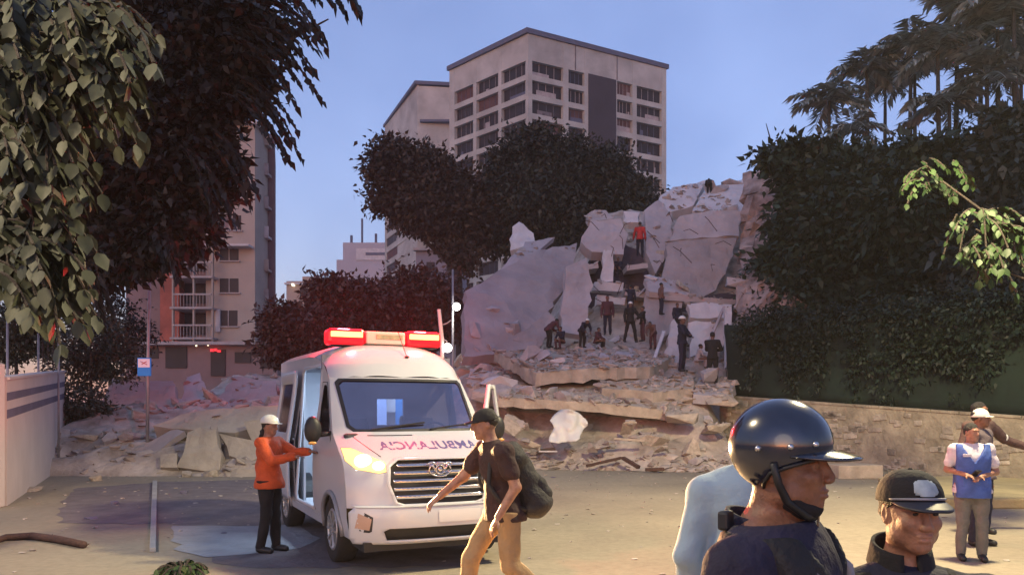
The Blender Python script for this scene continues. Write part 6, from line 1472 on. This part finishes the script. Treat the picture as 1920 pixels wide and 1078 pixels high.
sit = dict(pel=(0, 0, .42), wai=(0, -.03, .57), che=(0, -.08, .76), nek=(0, -.12, .92), hed=(0, -.16, 1.08), shL=(.18, -.1, .89), shR=(-.18, -.1, .89), elL=(.24, -.22, .64), elR=(-.24, -.22, .64), wrL=(.12, -.42, .58), wrR=(-.12, -.42, .58), hiL=(.09, 0, .42), hiR=(-.09, 0, .42), knL=(.14, -.42, .48), knR=(-.14, -.42, .48), anL=(.13, -.36, .09), anR=(-.13, -.36, .09))
M_RSH = mat('red_cloth', (.45, .03, .03), .8, .1, 8); M_BRN = mat('brown_cloth', (.14, .07, .06), .85, .2, 8); M_MAROON = mat('maroon_cloth', (.07, .02, .03), .85, .2, 8)
rescuer(1336, 722, 26.2, 100, 150, 'lookout in black standing alone at the right foot of the ruin beside the net fence', fold)
rescuer(1279, 697, 27.8, 104, 60, 'slim dark figure with pale helmet standing on the slope left of the lookout', fold, M_NAVY2, M_NAVY, M_HATW)
rescuer(1270, 628, 31, 60, 20, 'upper dark figure standing on the ledge above the slim figure', None, M_NAVY2, M_BLKCLOTH)
rescuer(1224, 655, 29.6, 64, -30, 'stooping rescuer in brown shirt and dark red trousers', bend, M_BRN, M_MAROON)
rescuer(1182, 642, 30.4, 76, 10, 'broad rescuer in black with white helmet and spread legs amid the ruin', wide, M_BLKCLOTH, M_BLKCLOTH, M_HATW)
rescuer(1182, 592, 33.2, 58, 170, 'dark figure climbing directly above the broad rescuer', dict(elL=(.28, -.2, 1.5), wrL=(.26, -.3, 1.75)), M_NAVY2, M_NAVY2)
rescuer(1139, 628, 31.4, 74, -10, 'thin dark figure standing under the two pale ledges', None, M_MAROON, M_NAVY2)
rescuer(1200, 482, 37.8, 66, 165, 'rescuer in a bright red shirt near the top of the ruin', dict(elL=(.3, -.1, 1.2), wrL=(.34, -.2, .98)), M_RSH, M_NAVY2)
rescuer(1054, 655, 29.6, 62, -40, 'crouching rescuer in dark clothes at the left end of the working party', sit, M_NAVY2, M_MAROON)
rescuer(1030, 652, 29.9, 70, 120, 'rescuer in dark red standing bent in the shadow of the leaning slab', bend, M_MAROON, M_BLKCLOTH)
rescuer(1308, 690, 28.6, 66, 90, 'pale dusty figure crouching between the two dark standing figures', sit, M_SLAB2, M_SLAB)

rescuer(1092, 652, 30.0, 66, 30, 'dark figure with white helmet at the foot of the upright wall panel', bend, M_NAVY2, M_BLKCLOTH, M_HATW)
rescuer(1160, 520, 35.6, 54, -20, 'dark figure crouching in the window void below the rounded block', sit, M_NAVY2, M_BLKCLOTH)
rescuer(1240, 590, 32.4, 60, 100, 'brown clad figure leaning on the slanting ledge', None, M_BRN, M_NAVY2)
rescuer(1205, 640, 30.6, 66, -80, 'dark figure beside the brown stooping rescuer, facing left', fold, M_BLKCLOTH, M_MAROON)
rescuer(1118, 655, 30.2, 60, 60, 'sitting dark red figure right of the white helmeted one', sit, M_MAROON, M_BLKCLOTH)
rescuer(1330, 368, 41.5, 46, 170, 'tiny silhouette bending on the roof ridge of the ruin', bend, M_BLKCLOTH, M_BLKCLOTH)

# ------------------------------------------------------------------ dusty evening air
mb = MB(); mb.box((0, 160, 42.5), (640, 400, 87))
hm_ = bpy.data.materials.new('dust_haze'); hm_.use_nodes = True; n_ = hm_.node_tree.nodes; n_.remove(n_['Principled BSDF'])
pv = n_.new('ShaderNodeVolumePrincipled'); pv.inputs['Density'].default_value = .0005; pv.inputs['Color'].default_value = (.8, .8, .85, 1)
hm_.node_tree.links.new(pv.outputs[0], n_['Material Output'].inputs['Volume'])
tag(mb.build('haze', hm_), kind='stuff')
